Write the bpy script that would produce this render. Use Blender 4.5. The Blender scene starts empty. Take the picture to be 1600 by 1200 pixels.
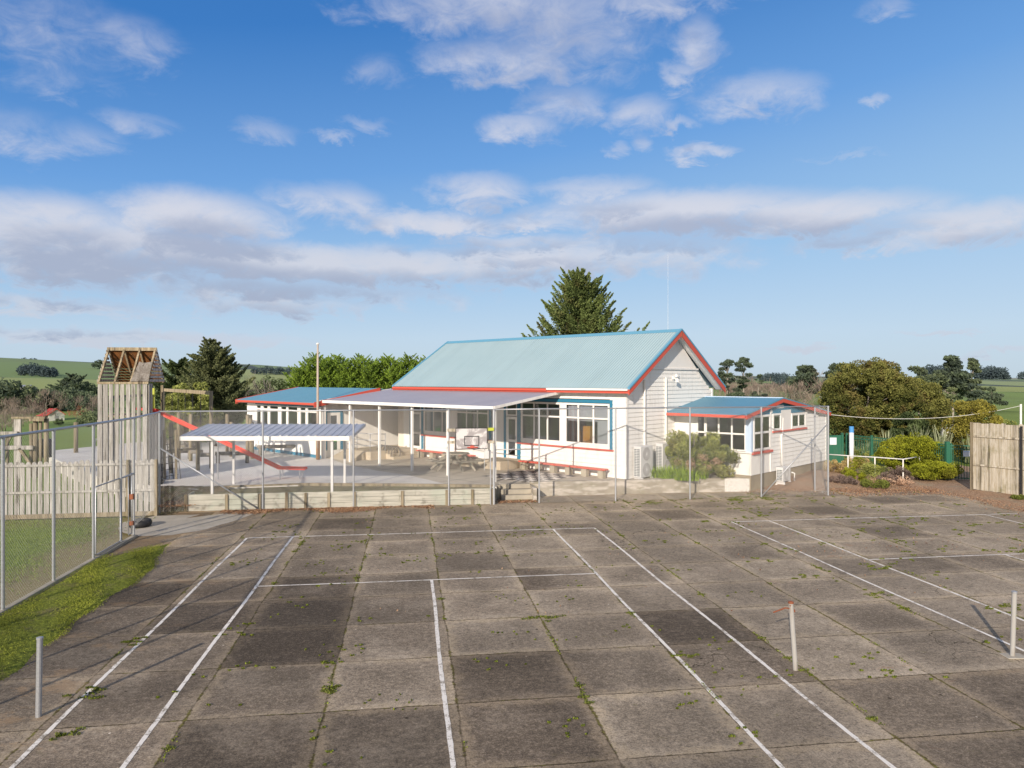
import bpy, bmesh, math, random
import numpy as np
from mathutils import Vector, Matrix
random.seed(7)
R = math.radians
scene = bpy.context.scene
COL = scene.collection

# ------------------------------------------------------------------ frames
EYE = 4.885
CYAW = .1401
def cw(x, y):                       # court metres -> world
    dx, dy = x + .539, y + 23.341
    s, c = math.sin(CYAW), math.cos(CYAW)
    return dx * c - dy * s, dx * s + dy * c
TH = R(43.75)
C0 = (4.92, 31.42)
def bw(x, y):                       # building metres -> world (x along the front wall, y back)
    return C0[0] + math.cos(TH) * x + math.sin(TH) * y, C0[1] - math.sin(TH) * x + math.cos(TH) * y
GZ = .56                            # level of the yard around the school

# ------------------------------------------------------------------ mesh helper
class MB:
    def __init__(s): s.v = []; s.f = []; s.sh = None
    def add(s, vs, fs):
        o = len(s.v); s.v += [tuple(v) for v in vs]; s.f += [tuple(i + o for i in f) for f in fs]
    def box(s, x0, x1, y0, y1, z0, z1):
        s.add([(x0,y0,z0),(x1,y0,z0),(x1,y1,z0),(x0,y1,z0),(x0,y0,z1),(x1,y0,z1),(x1,y1,z1),(x0,y1,z1)],
              [(0,3,2,1),(4,5,6,7),(0,1,5,4),(1,2,6,5),(2,3,7,6),(3,0,4,7)])
    def bar(s, p0, p1, w, h, up=(0,0,1)):          # rectangular bar between two points
        p0, p1 = Vector(p0), Vector(p1); d = (p1 - p0).normalized(); u = Vector(up)
        if abs(d.dot(u)) > .98: u = Vector((0,1,0))
        r = d.cross(u).normalized(); u = r.cross(d).normalized()
        vs = []
        for p in (p0, p1):
            for a, b in ((-1,-1),(1,-1),(1,1),(-1,1)): vs.append(p + r * a * w / 2 + u * b * h / 2)
        s.add(vs, [(0,1,2,3),(7,6,5,4),(0,4,5,1),(1,5,6,2),(2,6,7,3),(3,7,4,0)])
    def tube(s, pts, r, n=8, caps=True):
        pts = [Vector(p) for p in pts]; rs = r if isinstance(r, (list, tuple)) else [r] * len(pts)
        o = len(s.v); ref = Vector((0,0,1))
        for i, p in enumerate(pts):
            d = (pts[min(i+1, len(pts)-1)] - pts[max(i-1, 0)])
            d = d.normalized() if d.length > 1e-9 else Vector((0,0,1))
            a = d.cross(ref)
            if a.length < .05: a = d.cross(Vector((1,0,0)))
            a.normalize(); b = d.cross(a).normalized()
            for k in range(n):
                t = 2 * math.pi * k / n
                s.v.append(tuple(p + (a * math.cos(t) + b * math.sin(t)) * rs[i]))
        for i in range(len(pts) - 1):
            for k in range(n):
                k2 = (k + 1) % n
                s.f.append((o+i*n+k, o+i*n+k2, o+(i+1)*n+k2, o+(i+1)*n+k))
        if caps:
            s.f.append(tuple(o + k for k in range(n))[::-1]); s.f.append(tuple(o + (len(pts)-1)*n + k for k in range(n)))
    def prism(s, poly, z0, z1):
        n = len(poly)
        s.add([(x,y,z0) for x,y in poly] + [(x,y,z1) for x,y in poly],
              [tuple(range(n))[::-1], tuple(range(n, 2*n))] + [(i,(i+1)%n,n+(i+1)%n,n+i) for i in range(n)])
    def quad(s, a, b, c, d): s.add([a,b,c,d], [(0,1,2,3)])
    def tri(s, a, b, c): s.add([a,b,c], [(0,1,2)])
    def lathe(s, prof, c=(0,0,0), n=16):
        o = len(s.v)
        for r, z in prof:
            for k in range(n):
                t = 2*math.pi*k/n; s.v.append((c[0]+r*math.cos(t), c[1]+r*math.sin(t), c[2]+z))
        for i in range(len(prof)-1):
            for k in range(n):
                k2=(k+1)%n; s.f.append((o+i*n+k,o+i*n+k2,o+(i+1)*n+k2,o+(i+1)*n+k))
    def build(s, name, mat, parent=None, smooth=False, bevel=0, split=False):
        if split:                                    # every loose piece becomes an object of its own
            par = list(range(len(s.v)))
            def fd(a):
                while par[a] != a: par[a] = par[par[a]]; a = par[a]
                return a
            for f in s.f:
                for i in f[1:]: par[fd(i)] = fd(f[0])
            comp = {}
            for f in s.f: comp.setdefault(fd(f[0]), []).append(f)
            out = None
            for fs in comp.values():
                m = MB(); ids = sorted({i for f in fs for i in f}); mp = {i:k for k,i in enumerate(ids)}
                m.v = [s.v[i] for i in ids]; m.f = [tuple(mp[i] for i in f) for f in fs]; out = m.build(name, mat, parent, smooth, bevel)
            return out
        me = bpy.data.meshes.new(name)
        z = root_z(parent)
        me.from_pydata([(a,b,c-z) for a,b,c in s.v], [], s.f); me.update()
        me.materials.append(mat)
        if smooth:
            for p in me.polygons: p.use_smooth = True
        o = bpy.data.objects.new(name, me); COL.objects.link(o)
        if parent is not None: o.parent = parent
        if bevel:
            m = o.modifiers.new('bevel', 'BEVEL'); m.width = bevel; m.segments = 1; m.limit_method = 'ANGLE'
        return o
ROOTZ = {}
def root_z(p):
    while p is not None:
        if p.name in ROOTZ: return ROOTZ[p.name]
        p = p.parent
    return 0.0
def thing(name, label, cat, loc, rotz=0, group=None):
    o = bpy.data.objects.new(name, None); COL.objects.link(o)
    o.empty_display_size = .3
    o.location = loc; o.rotation_euler = (0,0,rotz); ROOTZ[o.name] = loc[2]
    o['label'] = label; o['category'] = cat
    if group: o['group'] = group
    return o
def tag(o, label=None, cat=None, group=None, kind=None):
    if label: o['label'] = label
    if cat: o['category'] = cat
    if group: o['group'] = group
    if kind: o['kind'] = kind
    return o
def struct(o): o['kind'] = 'structure'; return o
def copy_tree(o, parent=None):
    c = o.copy(); COL.objects.link(c)
    c.parent = parent
    for ch in list(o.children): copy_tree(ch, c)
    return c

# ------------------------------------------------------------------ material helper
class NT:
    def __init__(s, name):
        s.m = bpy.data.materials.new(name); s.m.use_nodes = True; s.t = s.m.node_tree; s.t.nodes.clear()
        s.out = s.t.nodes.new('ShaderNodeOutputMaterial')
    def n(s, typ, **kw):
        nd = s.t.nodes.new('ShaderNode' + typ)
        for k, v in kw.items():
            if k.startswith('_'): setattr(nd, k[1:], v)
            else:
                key = int(k[1:]) if k[0] == 'i' and k[1:].isdigit() else k.replace('__', ' ')
                inp = nd.inputs[key]
                if isinstance(v, bpy.types.NodeSocket): s.t.links.new(v, inp)
                else:
                    if inp.type == 'RGBA' and hasattr(v, '__len__') and len(v) == 3: v = (*v, 1)
                    inp.default_value = v
        return nd
    def math(s, op, a, b=0.0, c=None, clamp=False):
        nd = s.t.nodes.new('ShaderNodeMath'); nd.operation = op; nd.use_clamp = clamp
        for i, v in enumerate((a, b) if c is None else (a, b, c)):
            if isinstance(v, bpy.types.NodeSocket): s.t.links.new(v, nd.inputs[i])
            else: nd.inputs[i].default_value = v
        return nd.outputs[0]
    def mix(s, f, a, b, blend='MIX'):
        nd = s.t.nodes.new('ShaderNodeMix'); nd.data_type = 'RGBA'; nd.blend_type = blend
        for i, v in ((0, f), (6, a), (7, b)):
            if isinstance(v, bpy.types.NodeSocket): s.t.links.new(v, nd.inputs[i])
            else:
                if i and len(v) == 3: v = (*v, 1)
                nd.inputs[i].default_value = v
        return nd.outputs[2]
    def step(s, x, a, b, lo=0.0, hi=1.0):           # smooth map
        nd = s.t.nodes.new('ShaderNodeMapRange'); nd.interpolation_type = 'SMOOTHSTEP'
        for i, v in enumerate((x, a, b, lo, hi)):
            if isinstance(v, bpy.types.NodeSocket): s.t.links.new(v, nd.inputs[i])
            else: nd.inputs[i].default_value = v
        return nd.outputs[0]
    def noise(s, vec, scale, detail=4, rough=.55, dist=0.0, out=0):
        return s.n('TexNoise', Vector=vec, Scale=scale, Detail=detail, Roughness=rough, Distortion=dist).outputs[out]
    def obj(s): return s.n('TexCoord').outputs['Object']
    def pos(s): return s.n('NewGeometry').outputs['Position']
    def mapped(s, vec, scale=(1,1,1), loc=(0,0,0), rot=(0,0,0)):
        return s.n('Mapping', Vector=vec, Scale=scale, Location=loc, Rotation=rot).outputs[0]
    def sep(s, vec):
        nd = s.n('SeparateXYZ', Vector=vec); return nd.outputs
    def done(s, col, rough=.7, bump=None, bstr=.3, bdist=.02, spec=.3, metal=0, trans=None):
        p = s.n('BsdfPrincipled')
        for k, v in (('Base Color', col), ('Roughness', rough), ('Specular IOR Level', spec), ('Metallic', metal)):
            if isinstance(v, bpy.types.NodeSocket): s.t.links.new(v, p.inputs[k])
            else:
                if k == 'Base Color' and len(v) == 3: v = (*v, 1)
                p.inputs[k].default_value = v
        if bump is not None:
            b = s.n('Bump', Height=bump, Strength=bstr, Distance=bdist)
            s.t.links.new(b.outputs[0], p.inputs['Normal'])
        sh = p.outputs[0]
        if trans:
            tr = s.n('BsdfTranslucent', Color=trans[1])
            mx = s.n('MixShader', Fac=trans[0]); s.t.links.new(sh, mx.inputs[1]); s.t.links.new(tr.outputs[0], mx.inputs[2]); sh = mx.outputs[0]
        s.t.links.new(sh, s.out.inputs[0]); return s.m

M = {}
def paint(name, c, rough=.55, dirt=.12, dc=(.25,.22,.17), streak=True, spec=.35):
    t = NT(name); o = t.obj()
    a = t.noise(t.mapped(o, (1.6,1.6,.35) if streak else (1,1,1)), 2.2, 7, .72)
    b = t.noise(o, 24, 3)
    f = t.math('MULTIPLY', t.step(a, .48, .68), dirt * 1.6)
    col = t.mix(f, c, dc)
    col = t.mix(t.math('MULTIPLY', b, .12), col, tuple(x*.75 for x in c))
    M[name] = t.done(col, rough, b, .15, .004, spec); return M[name]
paint('white', (.89,.86,.81)); paint('gable_white', (.84,.81,.77), dirt=.1); paint('cream', (.76,.69,.60)); paint('red', (.62,.10,.065), dirt=.08)
paint('trim_blue', (.035,.20,.32), dirt=.05); paint('pale_blue', (.55,.68,.85), dirt=.05)
paint('bench_red', (.68,.13,.09), dirt=.2); paint('door_green', (.05,.10,.06)); paint('poster_green', (.2,.75,.15), dirt=0)
paint('sign_white', (.78,.8,.84), dirt=.03, streak=False); paint('black', (.02,.02,.022)); paint('slide_red', (.78,.07,.04), rough=.35, dirt=.08, spec=.5)
paint('fence_green', (.03,.14,.085), dirt=.1); paint('cap_blue', (.08,.3,.65), dirt=.03); paint('hp_white', (.68,.67,.66), dirt=.12)
paint('grille', (.07,.09,.10), dirt=0); paint('orange', (.95,.45,.08), dirt=0); paint('yellow', (.75,.55,.06), dirt=.15); paint('lime', (.5,.55,.06), dirt=.3)
paint('blind', (.82,.80,.82), dirt=.05); paint('curtain', (.82,.79,.75), dirt=.05); paint('interior', (.42,.38,.33), dirt=.2)
paint('rust', (.28,.09,.04), dirt=.4, dc=(.1,.05,.03)); paint('house_red', (.62,.07,.04)); paint('house_white', (.7,.68,.62))

def metal_mat(name, c, rough=.45, metal=.55):
    t = NT(name); o = t.obj(); a = t.noise(o, 30, 4)
    M[name] = t.done(t.mix(t.step(a,.3,.75), tuple(x*.8 for x in c), c), rough, metal=metal, spec=.5)
metal_mat('galv', (.50,.51,.53)); metal_mat('wire', (.72,.72,.70), .5, .2); metal_mat('dark_metal', (.05,.05,.055))

def wood_mat(name, c, c2, moss=.25, mossc=(.16,.17,.05), sc=1.0, dark=(.06,.05,.04)):
    t = NT(name); o = t.obj()
    g = t.noise(t.mapped(o, (14*sc,14*sc,.9)), 1.6, 6, .65, .4)
    st = t.noise(t.mapped(o, (5,5,.35)), 1.0, 5, .7)
    col = t.mix(t.step(g,.38,.60), c2, c)
    pb = t.noise(t.mapped(o, (3.1,3.1,.02)), 1.7, 1, .5); col = t.mix(t.math('MULTIPLY', t.step(pb,.40,.62), .45), col, tuple(x*.62 for x in c2))
    col = t.mix(t.math('MULTIPLY', t.step(st,.52,.66), .80), col, dark)
    mo = t.noise(o, 1.4, 5, .7); col = t.mix(t.math('MULTIPLY', t.step(mo,.5,.75), moss), col, mossc)
    M[name] = t.done(col, .85, g, .5, .01, .15)
wood_mat('paling', (.54,.51,.475), (.35,.325,.295)); wood_mat('paling_stained', (.58,.53,.45), (.42,.36,.26), .55, (.17,.16,.06), dark=(.10,.085,.06))
wood_mat('timber', (.36,.30,.21), (.22,.18,.12), .3); wood_mat('rafter_wood', (.48,.40,.27), (.33,.25,.16), .15)
wood_mat('brown_wood', (.30,.13,.045), (.20,.08,.03), 0); wood_mat('pole_wood', (.50,.31,.18), (.34,.17,.08), .05)
wood_mat('table_wood', (.46,.42,.35), (.30,.27,.22), .2)
wood_mat('trunk', (.30,.27,.23), (.16,.14,.12), .1); wood_mat('pale_trunk', (.48,.43,.37), (.26,.22,.18), .05); wood_mat('fort_wood', (.52,.485,.45), (.32,.295,.27), .3, (.22,.21,.09))

def roof_mat(name, c, axis, pitch, fade, rough=.42, fstr=.35):
    t = NT(name); o = t.obj(); x = t.sep(o)[axis]
    w = t.math('SINE', t.math('MULTIPLY', x, 2*math.pi/pitch))
    n = t.noise(o, .55, 6, .65); n2 = t.noise(t.mapped(o, (3,.35,.35) if axis==0 else (.35,3,.35)), 1.0, 5)
    col = t.mix(t.math('MULTIPLY', t.step(n,.3,.7), fstr), c, fade)
    col = t.mix(t.math('MULTIPLY', t.step(n2,.5,.8), .22), col, tuple(q*.7 for q in c))
    sh = t.n('TexWhiteNoise', Vector=t.n('CombineXYZ', X=t.math('FLOOR', t.math('DIVIDE', x, .76)), Y=0.0, Z=0.0).outputs[0]).outputs[0]
    col = t.mix(t.math('MULTIPLY', sh, .10), col, tuple(q*.62 for q in c))
    lap = t.math('FRACT', t.math('DIVIDE', x, .76)); col = t.mix(t.math('MULTIPLY', t.step(lap,.035,.0), .2), col, tuple(q*.45 for q in c))
    rn = t.noise(t.mapped(o, (6,.6,.6) if axis==0 else (.6,6,.6)), 1.3, 7, .75); col = t.mix(t.math('MULTIPLY', t.step(rn,.60,.72), .35), col, (.33,.27,.21))
    M[name] = t.done(col, rough, w, .6, .014, .45)
roof_mat('roof_main', (.36,.485,.51), 0, .15, (.43,.55,.565))
roof_mat('roof_wing', (.15,.36,.46), 0, .15, (.20,.42,.52)); roof_mat('roof_annex', (.10,.28,.40), 0, .15, (.14,.34,.46))
roof_mat('roof_canopy', (.40,.375,.42), 0, .4, (.50,.46,.48), .5); roof_mat('roof_shelter', (.36,.38,.45), 1, 5, (.44,.455,.51), .4)

def glass_mat(name, tint, refl=.16):
    t = NT(name)
    tr = t.n('BsdfTransparent', Color=tint); gl = t.n('BsdfGlossy', Roughness=.03, Color=(.9,.95,1))
    o = t.obj(); b = t.n('Bump', Height=t.noise(o, 3, 2), Strength=.05, Distance=.02); t.t.links.new(b.outputs[0], gl.inputs['Normal'])
    fr = t.n('Fresnel', IOR=1.45)
    f = t.math('ADD', t.math('MULTIPLY', fr.outputs[0], .8), refl, clamp=True)
    mx = t.n('MixShader', Fac=f); t.t.links.new(tr.outputs[0], mx.inputs[1]); t.t.links.new(gl.outputs[0], mx.inputs[2])
    t.t.links.new(mx.outputs[0], t.out.inputs[0]); M[name] = t.m
glass_mat('glass', (.58,.61,.63), .11)

def concrete_mat(name, c, c2, dark=(.10,.09,.075), mossy=.0, sc=1.0, lichen=.0):
    t = NT(name); o = t.obj()
    a = t.noise(o, .9*sc, 7, .65); b = t.noise(o, 60, 4, .7); d = t.noise(o, 4.5*sc, 6, .7)
    col = t.mix(t.step(a,.35,.68), c2, c); col = t.mix(t.math('MULTIPLY', t.step(d,.55,.8), .45), col, dark)
    col = t.mix(t.math('MULTIPLY', t.step(b,.4,.75), .3), col, tuple(x*.55 for x in c2))
    if mossy: col = t.mix(t.math('MULTIPLY', t.step(t.noise(o, 2.2, 6, .7), .52, .66), mossy), col, (.13,.14,.04))
    if lichen: col = t.mix(t.math('MULTIPLY', t.step(t.noise(t.mapped(o,(.6,.6,2.5)), 1.6, 6, .7), .48, .62), lichen), col, (.62,.56,.50))
    M[name] = t.done(col, .88, t.math('ADD', b, t.math('MULTIPLY', d, 1.5)), .35, .008, .2)
concrete_mat('concrete', (.60,.51,.39), (.48,.41,.31)); concrete_mat('foundation', (.40,.33,.23), (.30,.25,.18), (.2,.18,.13)); concrete_mat('wall_concrete', (.42,.37,.30), (.30,.265,.21), (.13,.115,.09), .25, 1.6, .7)
concrete_mat('kerb', (.45,.40,.32), (.33,.30,.24), mossy=.3); concrete_mat('pale_concrete', (.50,.45,.38), (.40,.36,.30), mossy=.15)
concrete_mat('block', (.48,.43,.34), (.38,.33,.25))

# ground surfaces
def court_mat():
    t = NT('court'); o = t.obj(); s = t.sep(o)
    wob = t.math('MULTIPLY', t.math('SUBTRACT', t.noise(o, .8, 3), .5), .12)
    fine = t.math('MULTIPLY', t.math('SUBTRACT', t.noise(o, 14, 4), .5), .035)
    px = t.math('ADD', t.math('DIVIDE', t.math('ADD', t.math('ADD', s[0], wob), fine), 1.95), 50 - .18/1.95)
    py = t.math('ADD', t.math('DIVIDE', t.math('ADD', t.math('ADD', s[1], wob), fine), 1.9), 50 - .95/1.9)
    fx = t.math('FRACT', px); fy = t.math('FRACT', py)
    ex = t.math('MULTIPLY', t.math('MINIMUM', fx, t.math('SUBTRACT', 1, fx)), 1.95)
    ey = t.math('MULTIPLY', t.math('MINIMUM', fy, t.math('SUBTRACT', 1, fy)), 1.9)
    e = t.math('MINIMUM', ex, ey)
    cell = t.n('CombineXYZ', X=t.math('FLOOR', px), Y=t.math('FLOOR', py)).outputs[0]
    wn = t.n('TexWhiteNoise', Vector=cell); r1 = wn.outputs[0]; rc = t.sep(wn.outputs[1])
    shift = t.n('VectorMath', _operation='MULTIPLY_ADD', i0=wn.outputs[1], i1=(7.0,7.0,7.0), i2=o).outputs[0]   # every slab weathers in its own pattern
    mid = t.noise(shift, .8, 8, .66, .4); md2 = t.noise(shift, 2.6, 8, .72, .3); g1 = t.noise(o, 11, 6, .8); g2 = t.noise(o, 34, 5, .85); g3 = t.noise(o, 110, 2, .8)
    lr = t.step(s[0], -4, 8)
    base = t.mix(lr, (.165,.140,.115), (.285,.255,.215))
    base = t.mix(t.math('MULTIPLY', t.step(s[1], -8, 4), .50), base, (.37,.33,.27))
    # the darkest slabs, left of centre
    dk = t.math('MULTIPLY', t.step(s[0], 3.5, .5), t.step(s[0], -6, -3)); dk = t.math('MULTIPLY', dk, t.step(s[1], -2.5, -6))
    thr = t.math('SUBTRACT', .90, t.math('MULTIPLY', dk, .25))
    isd = t.math('MULTIPLY', t.step(t.math('SUBTRACT', r1, thr), -.02, .10), t.step(s[0], 1, 6, 1, .38))
    wx = t.math('SUBTRACT', t.math('MULTIPLY', t.math('SUBTRACT', px, 50), 1.95), -.18); wy = t.math('ADD', t.math('MULTIPLY', t.math('SUBTRACT', py, 50), 1.9), .95)
    for (a,b,c,d2) in ((-3.72,-1.77,-10.45,-4.75),(-3.72,2.13,-20,-12.35),(4.08,6.03,-12.35,-8.55),(6.03,11.9,-16.2,-12.35),(-7.6,-3.72,-8.55,-4.75)):
        bx_ = t.math('MULTIPLY', t.math('MULTIPLY', t.math('GREATER_THAN', wx, a), t.math('LESS_THAN', wx, b)), t.math('MULTIPLY', t.math('GREATER_THAN', wy, c), t.math('LESS_THAN', wy, d2)))
        isd = t.math('MAXIMUM', isd, t.math('MULTIPLY', bx_, t.step(rc[2],0,1,.55,1)))
    base = t.mix(t.math('MULTIPLY', isd, .86), base, (.078,.066,.053))
    base = t.mix(t.math('MULTIPLY', rc[1], .32), base, t.mix(rc[2], (.32,.30,.26), (.15,.13,.11)))
    # blotches
    base = t.mix(t.math('MULTIPLY', t.step(mid,.50,.64), .60), base, (.34,.31,.27))
    base = t.mix(t.math('MULTIPLY', t.step(mid,.47,.34), .55), base, (.125,.108,.092))
    base = t.mix(t.math('MULTIPLY', t.step(md2,.53,.66), .42), base, (.38,.34,.29))
    base = t.mix(t.math('MULTIPLY', t.step(md2,.46,.36), .45), base, (.115,.10,.085))
    worn = t.noise(t.mapped(o,(.8,1.5,1)), 1.1, 8, .78, .8)
    base = t.mix(t.math('MULTIPLY', t.step(worn,.58,.66), .50), base, (.43,.395,.34))
    # slabs darker in the middle
    inn = t.step(t.math('ADD', e, t.math('MULTIPLY', t.math('SUBTRACT', mid, .5), .9)), .12, .42)
    base = t.mix(t.math('MULTIPLY', inn, t.step(rc[0], 0, 1, .15, .62)), base, (.125,.108,.086))
    edge = t.step(t.math('ADD', e, t.math('MULTIPLY', t.math('SUBTRACT', md2, .5), .75)), .02, .25, 1, 0)
    base = t.mix(t.math('MULTIPLY', edge, t.step(rc[1],0,1,.30,.68)), base, (.40,.345,.26))
    # aggregate at three sizes
    base = t.mix(t.math('MULTIPLY', t.step(g1,.50,.62), .46), base, (.42,.37,.31)); base = t.mix(t.math('MULTIPLY', t.step(g1,.49,.39), .58), base, (.075,.065,.055))
    base = t.mix(t.math('MULTIPLY', t.step(g2,.50,.64), .50), base, (.46,.41,.35)); base = t.mix(t.math('MULTIPLY', t.step(g2,.49,.38), .60), base, (.055,.047,.04))
    base = t.mix(t.math('MULTIPLY', t.step(g3,.56,.68), .40), base, (.58,.53,.47))
    vs = t.n('TexVoronoi', Vector=o, Scale=2.6); sd_ = vs.outputs['Distance']; sc = t.sep(vs.outputs['Color'])
    base = t.mix(t.math('MULTIPLY', t.step(sd_,.055,.035), t.step(sc[0],.62,.66)), base, (.60,.57,.52))
    base = t.mix(t.math('MULTIPLY', t.step(sd_,.10,.05), t.step(sc[1],.80,.83)), base, (.05,.04,.03))
    # fine cracks
    ck = t.n('TexVoronoi', Vector=t.n('VectorMath', _operation='ADD', i0=t.mapped(o,(1,1,1)), i1=t.n('TexNoise', Vector=o, Scale=1.6, Detail=5).outputs[1]).outputs[0], Scale=.42, _feature='DISTANCE_TO_EDGE').outputs['Distance']
    crack = t.math('MULTIPLY', t.step(ck,.0015,.006,1,0), t.step(t.noise(o,.23,3),.60,.64))
    base = t.mix(t.math('MULTIPLY', crack, .85), base, (.035,.03,.02))
    # joints: open, dirty or mossy by stretches
    jv = t.noise(t.mapped(o,(1,1,1),(5,0,0)), 1.5, 6, .75); gg = t.math('MULTIPLY', t.math('SUBTRACT', g1, .5), .10)
    base = t.mix(t.math('MULTIPLY', t.step(t.math('ADD',e,t.math('MULTIPLY',gg,.25)), .007, .020, 1, 0), t.step(jv,.38,.55,.25,.95)), base, (.045,.036,.025))
    jm = t.math('MULTIPLY', t.step(t.math('ADD', ex, gg), .010, .040, 1, 0), t.step(jv,.47,.55))
    mc = t.mix(t.step(t.noise(o, 22, 4),.4,.6), (.085,.065,.03), (.17,.175,.045))
    base = t.mix(t.math('MULTIPLY', jm, .9), base, mc)
    jm2 = t.math('MULTIPLY', t.step(t.math('ADD', ey, gg), .005, .028, 1, 0), t.step(jv,.53,.60))
    base = t.mix(t.math('MULTIPLY', jm2, .85), base, mc)
    # thin moss film, more to the right
    mf = t.math('MULTIPLY', t.step(t.noise(t.mapped(o,(1,1.6,1),(2,7,0)), 1.9, 8, .8),.60,.66), t.step(s[0],-2,9,.25,1))
    base = t.mix(t.math('MULTIPLY', mf, .7), base, (.13,.13,.04))
    dl = t.math('MULTIPLY', t.step(s[0], -4.2, -6.5), t.step(t.noise(t.mapped(o,(1,1.5,1)), .9, 9, .8), .53, .60))
    base = t.mix(t.math('MULTIPLY', dl, .6), base, (.36,.27,.18))
    dl2 = t.math('MULTIPLY', t.step(s[0],-7.0,-8.0), t.step(t.noise(o,1.6,7,.75),.40,.52))
    base = t.mix(t.math('MULTIPLY', dl2, .8), base, t.mix(g1, (.16,.115,.07), (.40,.31,.20)))
    rs = t.math('MULTIPLY', t.step(t.noise(t.mapped(o,(1,2,1),(20,3,0)), .7, 7, .75), .62, .68), t.step(s[0],3,10))
    base = t.mix(t.math('MULTIPLY', rs, .5), base, (.27,.15,.09))
    base = t.mix(t.math('MULTIPLY', isd, .62), base, t.mix(1.0, base, (.38,.35,.33), 'MULTIPLY'))
    tone = t.math('ADD', .74, t.math('MULTIPLY', t.n('TexWhiteNoise', Vector=t.mapped(cell,(1,1,1),(17,5,3))).outputs[0], .46))
    stain = t.step(t.noise(t.mapped(o,(1,1,1),(31,17,0)), .33, 7, .72), .42, .60, .80, 1.12)
    tone = t.math('ADD', t.math('MULTIPLY', t.math('SUBTRACT', tone, 1.0), t.step(s[0], -1, 9, 1, .5)), t.step(s[0], -1, 9, 1, 1.05)); tn = t.math('MULTIPLY', tone, stain); base = t.mix(1.0, base, t.n('CombineXYZ', X=tn, Y=tn, Z=tn).outputs[0], 'MULTIPLY')
    base = t.mix(1.0, base, (1.35,1.225,1.07), 'MULTIPLY')
    h = t.math('ADD', t.math('MULTIPLY', g2, .6), t.math('ADD', t.math('MULTIPLY', g1, .8), t.math('MULTIPLY', edge, .3)))
    M['court'] = t.done(base, .88, h, .8, .015, .2)
court_mat()

def line_mat():
    t = NT('line_paint'); o = t.obj(); a = t.noise(o, 3.0, 7, .75); b = t.noise(o, 38, 4, .7)
    f = t.math('ADD', t.math('MULTIPLY', a, .8), t.math('MULTIPLY', b, .35))
    M['line_paint'] = t.done(t.mix(t.step(f,.565,.68), (.86,.80,.72), (.33,.28,.22)), .7, b, .4, .004)
line_mat()

def ground_mat():
    t = NT('ground'); p = t.pos(); s = t.sep(p)
    dist = t.n('VectorMath', _operation='LENGTH'); t.t.links.new(p, dist.inputs[0]); d = dist.outputs['Value']
    n1 = t.noise(p, .28, 7, .7); n2 = t.noise(p, 7, 5, .75); n3 = t.noise(t.mapped(p,(1,.35,1)), .012, 5, .6)
    g = t.mix(t.step(n1,.3,.7), (.15,.21,.04), (.22,.29,.065))
    g = t.mix(t.math('MULTIPLY', t.step(n2,.45,.75), .45), g, (.19,.23,.06))
    # bare earth near the fence and the gate
    cd = t.math('ADD', t.math('MULTIPLY', s[0], math.cos(CYAW)), t.math('MULTIPLY', s[1], math.sin(CYAW)))
    cx = t.math('SUBTRACT', cd, .539); cy = t.math('SUBTRACT', t.math('SUBTRACT', t.math('MULTIPLY', s[1], math.cos(CYAW)), t.math('MULTIPLY', s[0], math.sin(CYAW))), 23.341)
    nn = t.math('MULTIPLY', t.math('SUBTRACT', t.noise(p, .9, 6, .7), .5), 2.6)
    near = t.math('MULTIPLY', t.step(t.math('ADD', cx, nn), -11.2, -10.2), t.step(cy, 12, 8))
    lip = t.math('MULTIPLY', t.step(t.math('ADD', cy, nn), 2.2, 3.2), t.step(cy, 5.5, 4.5))
    bare = t.math('MAXIMUM', near, t.math('MULTIPLY', lip, .6))
    g = t.mix(t.math('MULTIPLY', bare, .8), g, t.mix(n2, (.20,.15,.09), (.34,.25,.16)))
    # paddocks
    vor = t.n('TexVoronoi', Vector=t.mapped(p,(1,.5,1),(40,120,0)), Scale=.0035); vc = t.sep(vor.outputs['Color'])
    far = t.step(d, 120, 260)
    fcol = t.mix(t.step(vc[0],.3,.7), (.20,.28,.085), (.33,.37,.13)); fcol = t.mix(t.math('MULTIPLY', t.step(vc[1],.70,.8), .6), fcol, (.24,.19,.13))
    fcol = t.mix(t.math('MULTIPLY', t.step(n3,.5,.62), .5), fcol, (.17,.21,.08))
    ve = t.n('TexVoronoi', Vector=t.mapped(p,(1,.5,1),(40,120,0)), Scale=.0035, _feature='DISTANCE_TO_EDGE').outputs['Distance']
    fcol = t.mix(t.math('MULTIPLY', t.step(ve,.02,.045,1,0), t.step(t.noise(p,.02,4),.38,.45)), fcol, (.035,.045,.025))
    g = t.mix(far, g, fcol)
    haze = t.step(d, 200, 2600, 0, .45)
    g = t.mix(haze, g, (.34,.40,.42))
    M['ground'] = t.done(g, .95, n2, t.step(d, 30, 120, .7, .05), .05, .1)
ground_mat()

def gravel_mat():
    t = NT('gravel'); o = t.pos(); a = t.noise(o, .35, 5, .6); v = t.n('TexVoronoi', Vector=o, Scale=28); b = t.noise(o, 45, 3)
    col = t.mix(t.step(a,.35,.65), (.70,.665,.62), (.80,.765,.715)); col = t.mix(t.math('MULTIPLY', t.step(v.outputs['Distance'],.35,.7), .4), col, (.3,.27,.23))
    col = t.mix(t.math('MULTIPLY', t.step(t.noise(o, 1.1, 6, .7),.55,.7), .4), col, (.33,.27,.19))
    M['gravel'] = t.done(col, .9, v.outputs['Distance'], .8, .02)
gravel_mat()
def soil_mat(name, a, b, c, sc=18):
    t = NT(name); o = t.pos(); n = t.noise(o, sc, 6, .8, .5); m = t.noise(o, 1.3, 5, .7)
    col = t.mix(t.step(n,.40,.60), a, b); col = t.mix(t.math('MULTIPLY', t.step(m,.5,.68), .8), col, c)
    M[name] = t.done(col, .95, n, 1, .03, .1)
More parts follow.
